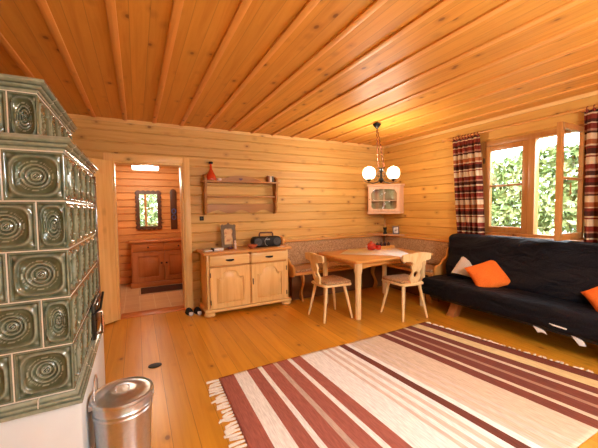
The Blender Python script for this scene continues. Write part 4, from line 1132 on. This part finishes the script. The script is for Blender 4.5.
# ------------------------------------------------------------------ light
w = bpy.data.worlds.new('sky'); S.world = w; w.use_nodes = True
bg = w.node_tree.nodes['Background']; bg.inputs[0].default_value = (.86, .94, 1.0, 1); bg.inputs[1].default_value = 8.5
def area(name, loc, rot, sx, sy, portal=True, en=1, col=(1, 1, 1)):
    l_ = bpy.data.lights.new(name, 'AREA'); l_.shape = 'RECTANGLE'; l_.size = sx; l_.size_y = sy; l_.energy = en; l_.color = col
    if portal: l_.cycles.is_portal = True
    o = bpy.data.objects.new(name, l_); COL.objects.link(o); o.location = loc; o.rotation_euler = rot; return o
area('window_portal', (R+.13, (WY0+WY1)/2, (WZ0+WZ1)/2), (0, PI/2, 0), WZ1-WZ0, WY1-WY0)
area('terrace_portal', ((GX0+GX1)/2, YR-.13, GZ1/2), (PI/2, 0, 0), GX1-GX0, GZ1)
area('front_portal', ((FX0+FX1)/2, YR-.13, (FZ0+GZ1)/2), (PI/2, 0, 0), FX1-FX0, GZ1-FZ0)
sun = bpy.data.lights.new('sun', 'SUN'); sun.energy = 6; sun.angle = .02; sun.color = (1, .95, .86)
o = bpy.data.objects.new('sun', sun); COL.objects.link(o); o.rotation_euler = Vector((.62, .05, -.80)).to_track_quat('-Z', 'Y').to_euler()
def bulb(name, loc, en, r_, col=(1, .86, .68)):
    l_ = bpy.data.lights.new(name, 'POINT'); l_.energy = en; l_.shadow_soft_size = r_; l_.color = col
    o = bpy.data.objects.new(name, l_); COL.objects.link(o); o.location = loc; return o
for s_ in (-1, 1):
    c_ = LP(s_*.163, 0, -.74); bulb('globe_light', (2.888+c_[0], 3.288+c_[1], H-.545), 11, .04)
bulb('hall_light', (.16, 5.7, HH-.25), 15, .1)

# added unseen fill light, shaped as an opal ball pendant behind the viewpoint
l2 = root('added_fill_lamp', 'added unseen fill light shaped as a ball pendant behind the viewpoint', 'lamp', (1.9, -.6, H))
g = G(); g.lathe([(.05, -.0125), (.045, -.03), (0, -.035)], n=20); g.build('canopy', BRASS, l2)
g = G(); g.tube([(0, 0, -.03), (0, 0, -.34)], .005, 6); g.build('cord', BLACKP, l2)
g = G(); g.lathe([(0, -.33), (.05, -.335), (.13, -.375), (.19, -.46), (.20, -.53), (.18, -.62), (.12, -.695), (.05, -.725), (0, -.73)], n=36)
plabel(g.build('globe_shade', emit('fill light glow', (.93, .97, 1), 70.0), l2), 'glowing ball of the added fill light')

# ------------------------------------------------------------------ camera
f_, yaw, pitch, roll, hc_ = 314.14, .47663, .048151, -.013537, 1.37108
cy, sy = math.cos(yaw), math.sin(yaw)
F = Vector((sy*math.cos(pitch), cy*math.cos(pitch), -math.sin(pitch))); Rr = Vector((cy, -sy, 0)); U = Rr.cross(F)
r2 = Rr*math.cos(roll)+U*math.sin(roll); u2 = U*math.cos(roll)-Rr*math.sin(roll)
cam = bpy.data.cameras.new('camera'); cam.sensor_width = 36; cam.lens = f_/598*36; cam.clip_start = .02
co = bpy.data.objects.new('camera', cam); COL.objects.link(co)
co.matrix_world = Matrix(((r2.x, u2.x, -F.x, 0), (r2.y, u2.y, -F.y, 0), (r2.z, u2.z, -F.z, hc_), (0, 0, 0, 1)))
S.camera = co
S.view_settings.view_transform = 'Standard'; S.view_settings.look = 'None'; S.view_settings.gamma = 1; S.view_settings.use_curve_mapping = False
S.view_settings.exposure = .78
S.cycles.max_bounces = 10; S.cycles.diffuse_bounces = 6; S.cycles.transparent_max_bounces = 12; S.cycles.sample_clamp_indirect = 6; S.cycles.caustics_reflective = False; S.cycles.caustics_refractive = False
